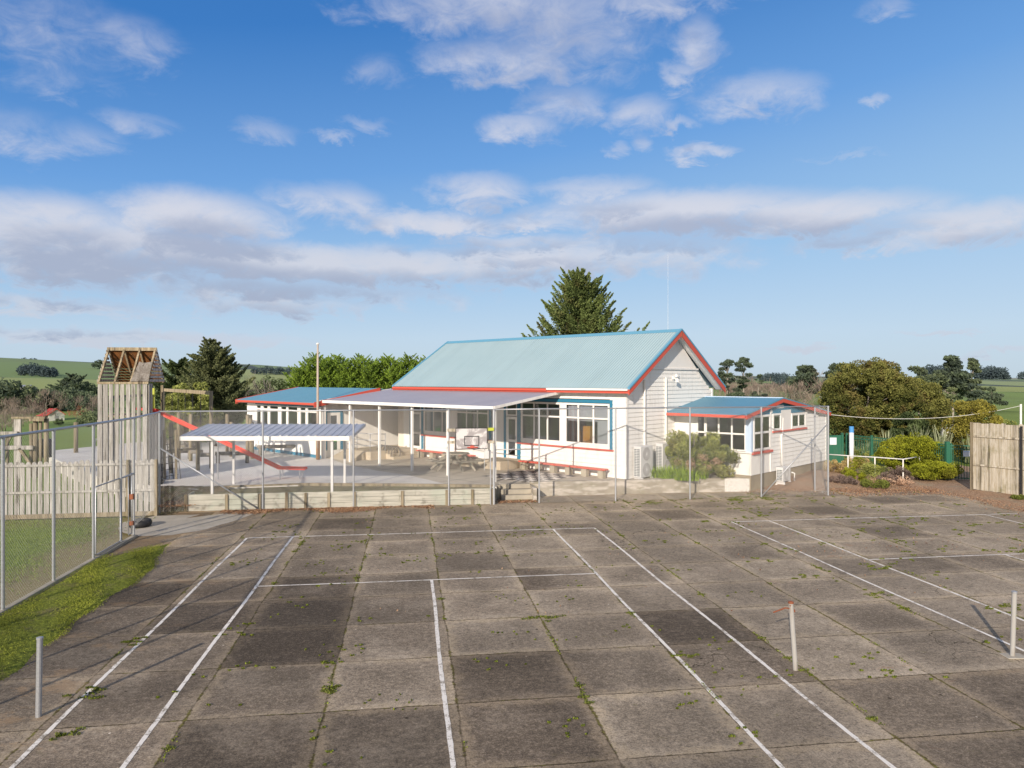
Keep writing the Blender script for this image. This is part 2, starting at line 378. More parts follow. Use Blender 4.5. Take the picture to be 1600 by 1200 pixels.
soil_mat('bark', (.24,.145,.09), (.54,.37,.25), (.36,.29,.2)); soil_mat('strip', (.16,.13,.07), (.30,.27,.16), (.19,.22,.07), 9)
soil_mat('mulch', (.10,.075,.045), (.30,.23,.14), (.15,.16,.06)); soil_mat('mossy_bank', (.11,.13,.025), (.25,.28,.045), (.20,.17,.08), 12)
def patio_mat():
    t = NT('patio'); o = t.obj(); s = t.sep(o); a = t.noise(o, .7, 6, .65); b = t.noise(o, 50, 4)
    fx = t.math('FRACT', t.math('ADD', t.math('DIVIDE', s[0], 2.6), 50)); fy = t.math('FRACT', t.math('ADD', t.math('DIVIDE', s[1], 2.3), 50.2))
    e = t.math('MINIMUM', t.math('MULTIPLY', t.math('MINIMUM', fx, t.math('SUBTRACT',1,fx)), 2.6), t.math('MULTIPLY', t.math('MINIMUM', fy, t.math('SUBTRACT',1,fy)), 2.3))
    col = t.mix(t.step(a,.35,.65), (.55,.49,.40), (.45,.40,.33)); col = t.mix(t.math('MULTIPLY', t.step(b,.5,.8), .3), col, (.2,.17,.13))
    col = t.mix(t.math('MULTIPLY', t.step(t.noise(o, 2.5, 6, .7),.52,.7), .4), col, (.22,.19,.14))
    col = t.mix(t.math('MULTIPLY', t.step(e,.01,.035,1,0), .8), col, (.08,.07,.05))
    M['patio'] = t.done(col, .85, b, .3, .005)
patio_mat()
def board_mat():
    t = NT('backboard'); o = t.obj(); n = t.noise(o, 2.2, 7, .7, .5)
    M['backboard'] = t.done(t.mix(t.step(n,.46,.56), (.36,.33,.33), (.66,.63,.62)), .6, n, .2, .004)
board_mat()
def timberwall_mat():
    t = NT('wall_timber'); o = t.obj(); g = t.noise(t.mapped(o,(.6,6,9)), 1.5, 6, .7); m = t.noise(o, .9, 5, .7)
    col = t.mix(t.step(g,.35,.65), (.56,.53,.45), (.36,.34,.28)); col = t.mix(t.math('MULTIPLY', t.step(m,.48,.62), .5), col, (.42,.47,.38))
    col = t.mix(t.math('MULTIPLY', t.step(t.noise(o, 2.6, 8, .78),.52,.64), .7), col, (.14,.12,.085))
    M['wall_timber'] = t.done(col, .85, g, .5, .01)
timberwall_mat()

def leaf_mat(name, dark, light, alt=None, altf=.25, tr=.3, haze=0, hazec=(.36,.42,.46)):
    t = NT(name); a = t.n('Attribute', _attribute_name='shade'); f = a.outputs['Fac']
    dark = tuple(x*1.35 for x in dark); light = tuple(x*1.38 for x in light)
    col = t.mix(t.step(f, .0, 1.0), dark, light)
    if alt: col = t.mix(t.math('MULTIPLY', t.step(t.noise(t.obj(), .9, 3), .5, .65), altf), col, alt)
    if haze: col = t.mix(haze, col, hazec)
    M[name] = t.done(col, .75, None, spec=.15, trans=(tr, col))
leaf_mat('leaf_cypress', (.022,.036,.012), (.19,.235,.075), (.20,.13,.06), .35)
leaf_mat('leaf_spruce', (.030,.042,.018), (.20,.215,.10), (.14,.15,.05), .4)
leaf_mat('leaf_dark', (.018,.030,.012), (.10,.13,.05))
leaf_mat('leaf_hedge', (.03,.055,.008), (.25,.35,.05), (.13,.22,.05), .3)
leaf_mat('leaf_bush', (.06,.08,.016), (.36,.38,.11), (.30,.22,.10), .35)
leaf_mat('leaf_shrub', (.03,.04,.010), (.22,.215,.06), (.22,.13,.06), .45)
leaf_mat('leaf_gold', (.07,.06,.01), (.34,.30,.06), (.2,.2,.05), .4)
leaf_mat('leaf_mound', (.05,.06,.006), (.32,.34,.03), (.26,.22,.04), .35)
leaf_mat('leaf_bright', (.05,.12,.01), (.20,.36,.04))
leaf_mat('leaf_flax', (.06,.08,.03), (.40,.42,.26)); leaf_mat('leaf_agapanthus', (.07,.13,.01), (.34,.46,.05))
leaf_mat('leaf_purple', (.07,.05,.045), (.24,.18,.15)); leaf_mat('leaf_straw', (.16,.11,.04), (.50,.38,.17))
leaf_mat('leaf_brown', (.12,.06,.035), (.40,.25,.15), tr=.1); leaf_mat('leaf_moss', (.05,.065,.01), (.20,.23,.03), tr=.1)
leaf_mat('leaf_grass', (.08,.105,.022), (.21,.26,.06)); leaf_mat('leaf_seedhead', (.26,.15,.09), (.52,.36,.25))
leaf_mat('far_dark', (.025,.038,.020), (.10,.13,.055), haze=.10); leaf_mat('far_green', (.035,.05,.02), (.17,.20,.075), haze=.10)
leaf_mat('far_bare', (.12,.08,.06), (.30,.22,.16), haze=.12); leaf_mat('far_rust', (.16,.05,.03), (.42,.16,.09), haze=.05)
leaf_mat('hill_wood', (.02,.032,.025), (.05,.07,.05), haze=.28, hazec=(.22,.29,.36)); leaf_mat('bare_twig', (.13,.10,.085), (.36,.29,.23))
leaf_mat('leaf_weed', (.05,.06,.012), (.15,.17,.035), tr=.1)
leaf_mat('leaf_turf', (.07,.085,.014), (.28,.30,.045), tr=.15)
concrete_mat('step_concrete', (.46,.41,.33), (.36,.32,.26), (.16,.14,.11), .1, 1.5)
# ------------------------------------------------------------------ foliage
rng = np.random.default_rng(11)
def leaf_obj(name, P, size, shade, mat, parent=None, D=None, aspect=2.0, spread=1.0, up=0.0):
    """many small leaf faces: P centres, D preferred long direction (blended with random by 'spread')"""
    n = len(P); P = np.asarray(P, float)
    rd = rng.normal(size=(n,3)); rd /= np.linalg.norm(rd, axis=1)[:,None]
    a = rd if D is None else D * (1 - spread) + rd * spread
    a[:,2] += up
    a /= np.linalg.norm(a, axis=1)[:,None] + 1e-9
    r2 = rng.normal(size=(n,3)); b = np.cross(a, r2); b /= np.linalg.norm(b, axis=1)[:,None] + 1e-9
    L = (np.asarray(size) * np.ones(n))[:,None]; Wd = L / aspect
    v = np.empty((n,4,3)); v[:,0] = P - a*L*.5; v[:,1] = P - b*Wd*.5 + a*L*.05; v[:,2] = P + a*L*.5; v[:,3] = P + b*Wd*.5 + a*L*.05
    v = v.reshape(-1,3); z = root_z(parent); v[:,2] -= z
    me = bpy.data.meshes.new(name)
    me.vertices.add(n*4); me.vertices.foreach_set('co', v.ravel())
    me.loops.add(n*4); me.loops.foreach_set('vertex_index', np.arange(n*4, dtype=np.int32))
    me.polygons.add(n); me.polygons.foreach_set('loop_start', np.arange(n, dtype=np.int32)*4)
    me.polygons.foreach_set('loop_total', np.full(n, 4, dtype=np.int32))
    me.update(calc_edges=True)
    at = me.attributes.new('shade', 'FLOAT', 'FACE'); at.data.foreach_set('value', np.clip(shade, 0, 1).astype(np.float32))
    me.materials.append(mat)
    o = bpy.data.objects.new(name, me); COL.objects.link(o)
    if parent is not None: o.parent = parent
    return o
def clumps(cs, n_each, jitter=.35, shell=.55):
    """points in ellipsoid clumps -> positions, outward directions, clump shade"""
    Ps, Ds, S = [], [], []
    for (x,y,z,rx,ry,rz) in cs:
        k = int(n_each * (rx*ry*rz)**(2/3) if n_each < 0 else n_each)
        d = rng.normal(size=(k,3)); d /= np.linalg.norm(d, axis=1)[:,None]
        rr = (shell + (1-shell) * rng.random(k)**.6)[:,None]
        Ps.append(np.array([x,y,z]) + d * rr * np.array([rx,ry,rz]))
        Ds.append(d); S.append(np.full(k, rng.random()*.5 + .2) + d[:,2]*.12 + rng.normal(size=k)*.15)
    return np.concatenate(Ps), np.concatenate(Ds), np.concatenate(S)
def crown_clumps(c, r, n, cr, seed=0, flat=1.0, bias=.75):
    """n sub-clumps spread through an ellipsoid crown (centre c, radii r), clump radius cr"""
    g = np.random.default_rng(seed); out = []
    for _ in range(n):
        d = g.normal(size=3); d /= np.linalg.norm(d); q = g.random()**(1-bias)
        s = cr * (.6 + .8*g.random())
        out.append((c[0]+d[0]*r[0]*q, c[1]+d[1]*r[1]*q, c[2]+d[2]*r[2]*q, s, s, s*flat))
    return out
def tapered(m, pts, r0, r1, n=7):
    k = len(pts); m.tube(pts, [r0+(r1-r0)*i/(k-1) for i in range(k)], n)
def wobble(p0, p1, k, amp, seed=0):
    g = random.Random(seed); p0, p1 = Vector(p0), Vector(p1); out = []
    for i in range(k+1):
        t = i/k; q = p0.lerp(p1, t)
        if 0 < i < k: q += Vector((g.uniform(-amp,amp), g.uniform(-amp,amp), g.uniform(-amp,amp)*.4))
        out.append(q)
    return out
def trunk(parent, base, h, r, limbs=6, spread=1.5, seed=0, mat='trunk', lo=.3, name='trunk'):
    m = MB(); g = random.Random(seed); x,y,z = base
    sp = wobble((x,y,z-.15), (x+g.uniform(-.1,.1)*h*.3, y, z+h), 6, h*.02, seed); tapered(m, sp, r, r*.25, 8)
    for i in range(limbs):
        t = lo + (1-lo)*(i+.5)/limbs; k = min(int(t*6), 5); p = sp[k].lerp(sp[k+1], t*6-k); an = i*2.4 + g.random()
        L = spread*(1.15-t)*g.uniform(.7,1.2) + .3*spread
        e = p + Vector((math.cos(an)*L, math.sin(an)*L, L*g.uniform(.3,.8)))
        tapered(m, wobble(p, e, 3, L*.08, seed+i), r*(1-t)*.5+r*.12, r*.06, 5)
    return m.build(name, M[mat], parent, smooth=True)
def plumes(base, h, rad, n, per, rise=.55, seed=0, power=.8, z0=.1, droop=0.0, lean=(0,0)):
    """conifer branches: leaf points along rising plumes round a stem"""
    g = np.random.default_rng(seed); Ps, Ds, S = [], [], []
    for i in range(n):
        t = z0 + (1-z0)*((i+.5)/n); L = rad*((1-t)**power)*(.50+.75*g.random()) + .05*rad
        an = i*2.39996 + g.normal()*.25; d = np.array([math.cos(an), math.sin(an), rise + .5*g.normal()*.3 - droop*(1-t)])
        st = np.array([base[0]+lean[0]*t, base[1]+lean[1]*t, base[2]+h*t*(1-.06*rise)])
        k = int(per*(.35+L/rad)); q = g.random(k)**.75
        side = np.cross(d, [0,0,1]); side /= np.linalg.norm(side)+1e-9
        wdt = L*.20*(1-q)*(q+.15)*3.0
        off = g.normal(size=(k,3))*.5
        p = st + d*L*q[:,None] + side*(off[:,0]*wdt)[:,None] + np.array([0,0,1])*(off[:,1]*wdt*.6 - .0*q + q*q*L*.12)[:,None]
        sd = d*.9 + side*np.sign(off[:,0])[:,None]*.45; sd = sd/np.linalg.norm(sd, axis=1)[:,None]
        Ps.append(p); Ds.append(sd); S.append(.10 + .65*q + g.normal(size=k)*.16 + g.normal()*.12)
    return np.concatenate(Ps), np.concatenate(Ds), np.concatenate(S)
def twig_tree(parent, base, h, spread, n_main, depth, seed=0, mat='bare_twig', r=.05, name='branches', sides=3, up=.5):
    m = MB(); g = random.Random(seed)
    def grow(p, d, L, rr, k):
        e = p + d*L; mid = p.lerp(e,.5) + Vector((g.uniform(-1,1),g.uniform(-1,1),g.uniform(-1,1)))*L*.07
        m.tube([p,mid,e], [rr, rr*.8, rr*.6], sides, caps=False)
        if k <= 0: return
        for _ in range(3 if k > 1 else 4):
            nd = (d + Vector((g.gauss(0,1),g.gauss(0,1),g.gauss(up*.4,.7)))*.55*spread).normalized()
            grow(mid.lerp(e, g.random()), nd, L*g.uniform(.55,.8), rr*.62, k-1)
    for i in range(n_main):
        an = i*2.4+g.random(); d = Vector((math.cos(an)*.5*spread, math.sin(an)*.5*spread, 1)).normalized()
        grow(Vector(base)+Vector((0,0,h*.12*g.random())), d, h*.42, r, depth)
    return m.build(name, M[mat], parent)

# ------------------------------------------------------------------ SETTING
def sst(x, a, b):
    t = min(1, max(0, (x-a)/(b-a))); return t*t*(3-2*t)
PL = [(0,0),(45,0),(90,-1.5),(180,-6.5),(300,-12),(450,-10),(600,-3),(900,9),(1400,31),(1900,26),(3500,0),(9000,-30)]
PR = [(0,0),(45,0),(90,-1.0),(180,-1.8),(300,-2.2),(450,-1.5),(600,-.5),(900,2),(1400,10),(1900,11),(3500,0),(9000,-30)]
def prof(P, r):
    for (a,za),(b,zb) in zip(P, P[1:]):
        if r <= b: return za + (zb-za)*sst(r, a, b)
    return P[-1][1]
def terr(X, Y):
    r = math.hypot(X, Y) if Y > 0 else abs(X)*.3
    u = X/max(Y, 20); w = sst(u, -.42, .0)
    z = prof(PL, r)*(1-w) + prof(PR, r)*w
    k = sst(r, 250, 1100)
    z += k*(8*math.sin(X*.0062+2.6+Y*.0011)*math.cos(Y*.0031+.6) + 4*math.sin(X*.015+.4)*math.sin(Y*.006+2)*(.4+.6*(1-w)))
    z -= k*5.5*w
    z += sst(r,60,140)*(1-k)*.8*math.sin(X*.03+Y*.02)
    return z - .06
def axis(neg, pos, fine):
    out = [0.0]; st = fine; x = 0
    while x < pos:
        if x > 60: st *= 1.07
        x += st; out.append(x)
    st = fine; x = 0; lo = []
    while x > -neg:
        if x < -60: st *= 1.07
        x -= st; lo.append(x)
    return lo[::-1] + out
xs = axis(6500, 6500, 3.0); ys = axis(200, 9000, 3.0)
tm = MB(); nx, ny = len(xs), len(ys)
tm.v = [(x, y, terr(x, y)) for y in ys for x in xs]
tm.f = [(j*nx+i, j*nx+i+1, (j+1)*nx+i+1, (j+1)*nx+i) for j in range(ny-1) for i in range(nx-1)]
struct(tm.build('ground', M['ground'], smooth=True))

def frame_obj(m, name, mat, loc, rz, **k):
    o = m.build(name, mat, **k); o.location = (loc[0], loc[1], loc[2] if len(loc) > 2 else 0); o.rotation_euler = (0,0,rz); return o
CO = cw(0,0)
def court_obj(m, name, mat, **k): return frame_obj(m, name, mat, CO, CYAW, **k)

def jagged(poly, step=.25, amp=.06, seed=1, free=None):
    g = random.Random(seed); out = []
    for i, p in enumerate(poly):
        q = poly[(i+1) % len(poly)]; L = math.dist(p, q); n = max(1, int(L/step))
        am = amp if free is None or i in free else 0
        for k in range(n):
            t = k/n; out.append((p[0]+(q[0]-p[0])*t + (g.uniform(-am,am) if k else 0), p[1]+(q[1]-p[1])*t + (g.uniform(-am,am) if k else 0)))
    return out
# court slabs
m = MB(); poly = [(-8.86,-30),(26,-30),(26,-3.5),(21.9,-.4),(21.6,1.6),(22.3,3.0),(22.1,4.6),(20.6,5.7),(18.7,5.6),(17.6,6.5),(13.9,8.9),(13.9,6.72),(3.0,6.72),(-8.9,4.95),(-8.9,1.0)]
jp = jagged(poly, .3, .09, 3, free=(2,3,4,5,6,7,8)); m.add([(x,y,0) for x,y in jp], [tuple(range(len(jp)))])
struct(court_obj(m, 'court_surface', M['court']))
# painted lines
m = MB(); lg = random.Random(5)
def pline(x0,y0,x1,y1,w=.05,z=.005):
    L = math.dist((x0,y0),(x1,y1)); n = max(2,int(L/.12)); dx,dy=(x1-x0)/L,(y1-y0)/L; vs=[]
    for i in range(n+1):
        t=i/n; a=w/2*(1+lg.uniform(-.14,.14)); b=w/2*(1+lg.uniform(-.14,.14)); wv=.012*math.sin(t*L*.9+x0)
        cx,cy=x0+(x1-x0)*t-dy*wv, y0+(y1-y0)*t+dx*wv; vs += [(cx-dy*a,cy+dx*a,z),(cx+dy*b,cy-dx*b,z)]
    m.add(vs, [(2*i,2*i+1,2*i+3,2*i+2) for i in range(n)])
for bx, by in ((0,0),(15.88,.35)):
    W_ = .068
    pline(bx-5.485,by,bx+5.485,by,.07); pline(bx-4.115,by-5.485,bx+4.115,by-5.485,.06)
    for sx in (-5.485,-4.115,4.115,5.485):
        if bx and sx > 5: continue
        pline(bx+sx,by+(.0 if abs(sx)>5 else -.036),bx+sx,by-24,W_)
    pline(bx,by-5.52,bx,by-18,.07)
    if bx: pline(bx,by-.04,bx,by-.3,.06)
struct(court_obj(m, 'court_lines', M['line_paint']))
# yard round the school
gl = [(-24.4,39.1),(-18.5,32.5),(-14.5,29.3),(-12.4,28.7),(-8.5,29.9),(-4.2,29.75),(-1.0,29.55),(-.62,29.3)]
m = MB(); m.prism(gl[::-1] + [(-28,44),(-25,52),(18,52),bw(3.75,12.6),bw(3.7,3.95),bw(.2,.25),cw(4.6,6.9),cw(3.05,6.74)], -.4, GZ)
struct(m.build('gravel_yard', M['gravel']))
pp = [(-.62,29.33),cw(3.06,6.75),cw(4.4,6.78),cw(13.9,6.78),bw(3.72,3.92),bw(3.7,9),bw(-3,.4),bw(-16,.6),bw(-17,-3.5),(-10.3,40.3),(-8.4,37.0),(-6.3,34.4),(-4.6,32.8),(-2.6,29.9)]
m = MB(); m.add([(x,y,0) for x,y in [ (lambda a,b:(math.cos(TH)*a-math.sin(TH)*b, math.sin(TH)*a+math.cos(TH)*b))(x-C0[0],y-C0[1]) for x,y in pp]],[tuple(range(len(pp)))])
struct(frame_obj(m,'patio',M['patio'],(C0[0],C0[1],GZ+.005),-TH))
# concrete retaining wall in front of the school (slightly proud of the yard)
m = MB(); n = 24; vs = []
x0, x1 = 4.45, 14.12
m.box(x0, x1, 6.72, 6.95, -.3, GZ+.03)
m.box(x0-.03, x0+.12, 5.62, 6.72, -.1, .50)
rw = court_obj(m, 'retaining_wall', M['wall_concrete'], bevel=.02); tag(rw, 'low stained concrete retaining wall below the school wall and bush', 'retaining wall')
# timber retaining wall
tw = thing('timber_retaining_wall', 'long low wall of pale green-stained planks held by stub posts', 'retaining wall', (*cw(-8.7,5.0),0), CYAW)
m = MB(); lgx = 11.4
for k in range(3):
    a = 0
    while a < lgx:
        b = min(lgx, a + 3.6 + .3*k); m.box(a+.004, b-.004, 0, .05, .005+k*.205, .205*(k+1)-.004 + (.01 if k==2 else 0)); a = b
m.box(-.02,.03,.06,1.0,0,.6)
m.build('plank_wall', M['wall_timber'], tw, bevel=.006)
for x in (.02,1.45,2.62,3.6,4.3,5.15,6.1,7.9,9.6,10.6,11.36):
    m = MB(); m.box(x-.05,x+.05,-.065,-.003,-.1,.63+.03*math.sin(x*7)); m.build('stub_post', M['timber'], tw)
# strip of rough ground between the plank wall and the gravel, with its edging board
m = MB(); m.prism([cw(-8.6,5.06),cw(2.6,5.06),(-.65,29.25),(-1.0,29.5),(-4.2,29.7),(-8.5,29.85),(-11.6,29.0)], .1, .52)
struct(m.build('rough_strip', M['strip']))
m = MB(); q = [(-12.2,28.95),(-8.5,29.92),(-4.2,29.78),(-.75,29.45)]
for a,b in zip(q,q[1:]): m.bar((*a,.53),(*b,.53),.06,.2)
eb = m.build('edging_board', M['timber']); tag(eb, 'weathered board edging the gravel behind the plank wall', 'edging board')
# mulch slope at the left end of the plank wall
m = MB(); n = 18; vs = []
A = [cw(-9.35,4.5),cw(-8.7,4.9),(-11.2,29.0),(-12.9,28.7),(-14.9,29.6),(-14.4,28.0)]
P0,P1,P2,P3 = Vector(cw(-9.45,4.35)),Vector(cw(-8.55,4.75)),Vector((-11.1,29.0)),Vector((-14.6,29.5))
for j in range(n+1):
    for i in range(n+1):
        a = P0.lerp(P1,i/n).lerp(P3.lerp(P2,i/n), j/n); t = j/n
        vs.append((a.x,a.y,-.02+.62*sst(t,.1,.95)+.10*math.sin(i*1.3+j*.7)*math.sin(j*.9)*t*(1-t)*2+random.uniform(-.02,.02)))
m.add(vs,[(j*(n+1)+i,j*(n+1)+i+1,(j+1)*(n+1)+i+1,(j+1)*(n+1)+i) for j in range(n) for i in range(n)])
struct(m.build('mulch_slope', M['mulch']))
# entrance path
m = MB(); jp = jagged([(-9.0,.75),(-7.9,.75),(-7.25,1.3),(-6.6,2.6),(-6.1,4.1),(-6.6,4.7),(-7.6,4.1),(-8.3,3.6),(-8.0,4.3),(-9.5,4.25),(-10.2,3.2),(-9.9,1.9)],.3,.04,9); m.add([(x,y,.006) for x,y in jp],[tuple(range(len(jp)))])
struct(court_obj(m,'path',M['pale_concrete']))
# kerb under the side fence
m = MB(); m.box(-9.02,-8.88,-30,.7,-.1,.07); struct(court_obj(m,'kerb',M['kerb'],bevel=.01))
# mossy bank between kerb and slabs
def bank_r(y):
    return -7.12-.35*sst(y,-4,-.3)+.07*math.sin(y*1.1)+.05*math.sin(y*3.7+1)
def bank_end(t): return -2.1+1.75*t
m = MB(); ny_ = 220; nx_ = 14
for j in range(ny_+1):
    for i in range(nx_+1):
        t = i/nx_; y = -28+(28+bank_end(t))*j/ny_; ef = min(1,(ny_-j)/8); x = -8.87+(bank_r(y)+8.87)*t
        m.v.append((x,y,.004+ef*.085*math.sin(math.pi*min(1,t*.85+.12))**.8*(.8+.2*math.sin(y*2.1+x*3))+random.uniform(-.012,.012) if 0<i<nx_ else -.01))
m.f = [(j*(nx_+1)+i,j*(nx_+1)+i+1,(j+1)*(nx_+1)+i+1,(j+1)*(nx_+1)+i) for j in range(ny_) for i in range(nx_)]
struct(court_obj(m,'mossy_bank',M['mossy_bank'],smooth=True))
def scatter_court(fn, n):
    out = []
    for _ in range(n):
        r = fn()
        if r: out.append((*cw(r[0],r[1]), r[2]))
    return np.array(out)
g = random.Random(3)
def fb():
    y = g.uniform(-18,-.1); x = g.uniform(-8.8, bank_r(y)+.08)
    if y > bank_end((x+8.87)/1.7)+g.gauss(0,.1): return None
    if g.random() > .55+.45*math.sin(x*5+y*1.7): return None
    return (x,y,.065+g.random()*.045 - (.05 if x>bank_r(y)-.08 else 0))
P = scatter_court(fb, 90000); ny2 = np.array([math.sin(p[0]*1.9+p[1]*1.2)+math.sin(p[0]*.7-p[1]*2.3) for p in P])
tag(leaf_obj('moss_tufts', P, .022+.018*rng.random(len(P)), .5+.16*ny2+rng.normal(size=len(P))*.15, M['leaf_turf'], D=np.tile([0,0,1.],(len(P),1)), spread=.55, aspect=3), kind='stuff')
def fg():
    y = g.uniform(-14,4); x = g.uniform(-17,-9.3)
    if g.random() > sst(-x + math.sin(y*1.3)*.5, 9.7, 10.8)+.12: return None
    return (x,y,.0+g.random()*.02)
P = scatter_court(fg, 42000)
tag(leaf_obj('paddock_grass', P, .06+.05*rng.random(len(P)), .5+.2*np.sin(P[:,0]*1.1+P[:,1]*.8)+rng.normal(size=len(P))*.2, M['leaf_grass'], D=np.tile([0,0,1.],(len(P),1)), spread=.5, aspect=5), kind='stuff')
# weeds and moss in the slab joints
Pm = []; Pw = []
def blob(x,y,r,n,store,h=.015):
    for _ in range(n):
        a=g.random()*6.283; q=r*math.sqrt(g.random()); store.append((x+q*math.cos(a)*1.6,y+q*math.sin(a)*.7,.004+g.random()*h))
for k in range(420):
    if g.random()<.42:
        i=g.randint(-3,12); x=.18+1.95*i+g.gauss(0,.03); y=g.uniform(-16,6)
        if x>21.5 or x<-7: continue
        L=g.uniform(.1,.9)
        for q in range(int(L*60)): Pm.append((x+g.gauss(0,.02), y+g.uniform(-L,L)/2, .006+g.random()*.015))
        if g.random()<.35: blob(x,y,.06,70,Pw,.02)
    else:
        x=g.uniform(-5,21); y=g.choice([g.uniform(-8,6),g.uniform(-14,6)]); s=g.uniform(.015,.06)*(1.3 if x>6 else .7)
        for q in range(g.randint(1,7)): blob(x+g.gauss(0,.22),y+g.gauss(0,.16),s*g.uniform(.3,1),int(60*s/.08),Pm,.02)
for (x,y,s) in [(2.15,-8.7,.2),(-1.75,-11.6,.12),(-5.5,-11.2,.2),(-5.2,-12.6,.14),(-1.75,-10.5,.1),(4.3,-11,.14),(11.5,-5.9,.25),(9.9,-8.1,.16),(12.1,-9.3,.18),(14.2,4.9,.5),(12.8,4.6,.5),(8.7,4.6,.35),(-5.5,-8.9,.2),(20,-1.5,.3),(16.8,-5.0,.3)]:
    for q in range(9): blob(x+g.gauss(0,s*.9),y+g.gauss(0,s*.7),s*g.uniform(.15,.4),int(220*s),Pw if q%2 else Pm,.02)
P = np.array([(*cw(a,b),c) for a,b,c in Pm]); tag(leaf_obj('joint_moss', P, .022+.02*rng.random(len(P)), .35+rng.normal(size=len(P))*.25, M['leaf_moss'], aspect=1.6, D=np.tile([0,0,1.],(len(P),1)), spread=.9), kind='stuff')
P = np.array([(*cw(a,b),c) for a,b,c in Pw]); tag(leaf_obj('joint_weeds', P, .028+.022*rng.random(len(P)), .45+rng.normal(size=len(P))*.3, M['leaf_weed'], aspect=2.5, D=np.tile([0,0,1.],(len(P),1)), spread=.7), kind='stuff')
# fallen leaves
Pl = []
def litter(x0,x1,y0,y1,n,dens=lambda x,y:1,z=.02):
    for _ in range(n):
        x=g.uniform(x0,x1); y=g.uniform(y0,y1)
        if g.random()<dens(x,y): Pl.append((*cw(x,y), z+g.random()*.03))
litter(-9.6,-8.3,4.6,7.4,1500,z=.25); litter(-7.4,.4,3.75,4.93,11000,lambda x,y: sst(y+.35*math.sin(x*1.7)-.25*abs(x+3.6)/3,3.9,4.55))
litter(2.95,4.5,5.05,5.6,700); litter(10,18,-4.5,-3.4,220,lambda x,y: .5+.5*math.sin(x*3)); litter(-6,21,-9,5,2200,lambda x,y: max(0,math.sin(x*1.3+y*2.1)*math.sin(x*.7-y*1.9)-.45)); litter(6,20,-9,5,1100,lambda x,y: max(0,math.sin(x*1.7+y*2.9)*math.sin(x*.9-y*1.3)-.35))
litter(13.6,25,5.2,9.5,9000,lambda x,y: .9 if y> 6.2-.07*(x-13) else .35); litter(20.5,25,-3,6,5500,lambda x,y: .9 if x>21.6 else .12); litter(17.5,22,4.6,6.2,1400)
P = np.array(Pl); tag(leaf_obj('leaf_litter', P, .032+.03*rng.random(len(P)), .4+rng.normal(size=len(P))*.3, M['leaf_brown'], aspect=1.7), kind='stuff')
# bark garden on the right
m = MB(); n=40; gp = lambda i,j: (13.9+16*i/n, -4+18*j/n)
for j in range(n+1):
    for i in range(n+1):
        x,y=gp(i,j)
        inside = max(sst(x,21.3,23.5), sst(y-(6.6-.03*(x-14)),-.9,1.5)*sst(x,14.2,16))
        m.v.append((x,y,-.05+.13*inside+.16*sst(y,6.8,9)*sst(x,15,18)*(1-sst(x,22.5,23.5))*(1+.5*math.sin(x*1.7)*math.sin(y*1.3))+random.uniform(0,.02)*inside))
m.f=[(j*(n+1)+i,j*(n+1)+i+1,(j+1)*(n+1)+i+1,(j+1)*(n+1)+i) for j in range(n) for i in range(n)]
struct(court_obj(m,'bark_garden',M['bark'],smooth=True))
# pale strip of concrete path at the garden edge
# steps from the court to the patio
st = thing('concrete_steps', 'three shallow concrete steps beside the leaf pile, up to the patio', 'steps', (*cw(3.05,5.9),0), CYAW)
for k in range(3):
    m = MB(); m.box(.10+.0*k,1.38,.0+.28*k,.83,.0 if k==0 else .187*k-.002,.187*(k+1)-.004); m.build('step', M['step_concrete'], st, bevel=.012)
m = MB(); m.box(-.35,.09,.3,.9,0,GZ); m.build('side_wall', M['wall_concrete'], st)
# chess board painted on the patio
m1 = MB(); m2 = MB()
for i in range(8):
    for j in range(8):
        (m1 if (i+j)%2 else m2).box(-5.3+.385*i+.004,-5.3+.385*(i+1)-.004,-3.55+.37*j+.004,-3.55+.37*(j+1)-.004,GZ+.007,GZ+.013)
cb = thing('chess_board', 'black and white giant chessboard painted on the patio', 'chessboard', (*bw(0,0),GZ), -TH)
m1.build('light_squares', M['line_paint'], cb); m2.build('dark_squares', M['dark_square'] if 'dark_square' in M else paint('dark_square',(.10,.09,.09),.8,.5,(.3,.27,.22)), cb)
# ------------------------------------------------------------------ BUILDINGS (shared helpers)
class WM(MB):
    """wall helper: plane given by origin o, horizontal unit a, outward normal n (2-D)"""
    def plane(s, o, a, n): s.o, s.a, s.n = o, a, n; return s
    def P(s, u, d, z): return (s.o[0]+s.a[0]*u+s.n[0]*d, s.o[1]+s.a[1]*u+s.n[1]*d, z)
    def blk(s, u0, u1, d0, d1, z0, z1):
        v = [s.P(u,d,z) for z in (z0,z1) for u,d in ((u0,d0),(u1,d0),(u1,d1),(u0,d1))]
        s.add(v, [(0,3,2,1),(4,5,6,7),(0,1,5,4),(1,2,6,5),(2,3,7,6),(3,0,4,7)])
    def boards(s, u0, u1, z0, z1, holes=(), pitch=.19, proud=.034, lim=None, base=0):
        z = z0
        while z < z1 - 1e-4:
            zt = min(z + pitch, z1); zc = (z+zt)/2; seg = [(u0,u1)]
            if lim: seg = [(max(u0, lim(zt)[0]), min(u1, lim(zt)[1]))]
            for (a,b,c,d) in holes:
                if c < zc < d:
                    ns = []
                    for (p,q) in seg:
                        if b <= p or a >= q: ns.append((p,q)); continue
                        if a > p: ns.append((p,a))
                        if b < q: ns.append((b,q))
                    seg = ns
            for (p,q) in seg:
                if q - p < .01: continue
                b0, t0 = base+proud, base+.004
                s.add([s.P(p,b0,z),s.P(q,b0,z),s.P(q,t0,zt),s.P(p,t0,zt),s.P(p,base-.02,z),s.P(q,base-.02,z),s.P(q,base-.02,zt),s.P(p,base-.02,zt)],
                      [(0,1,2,3),(4,5,1,0),(4,0,3,7),(1,5,6,2),(7,6,5,4)])
            z = zt
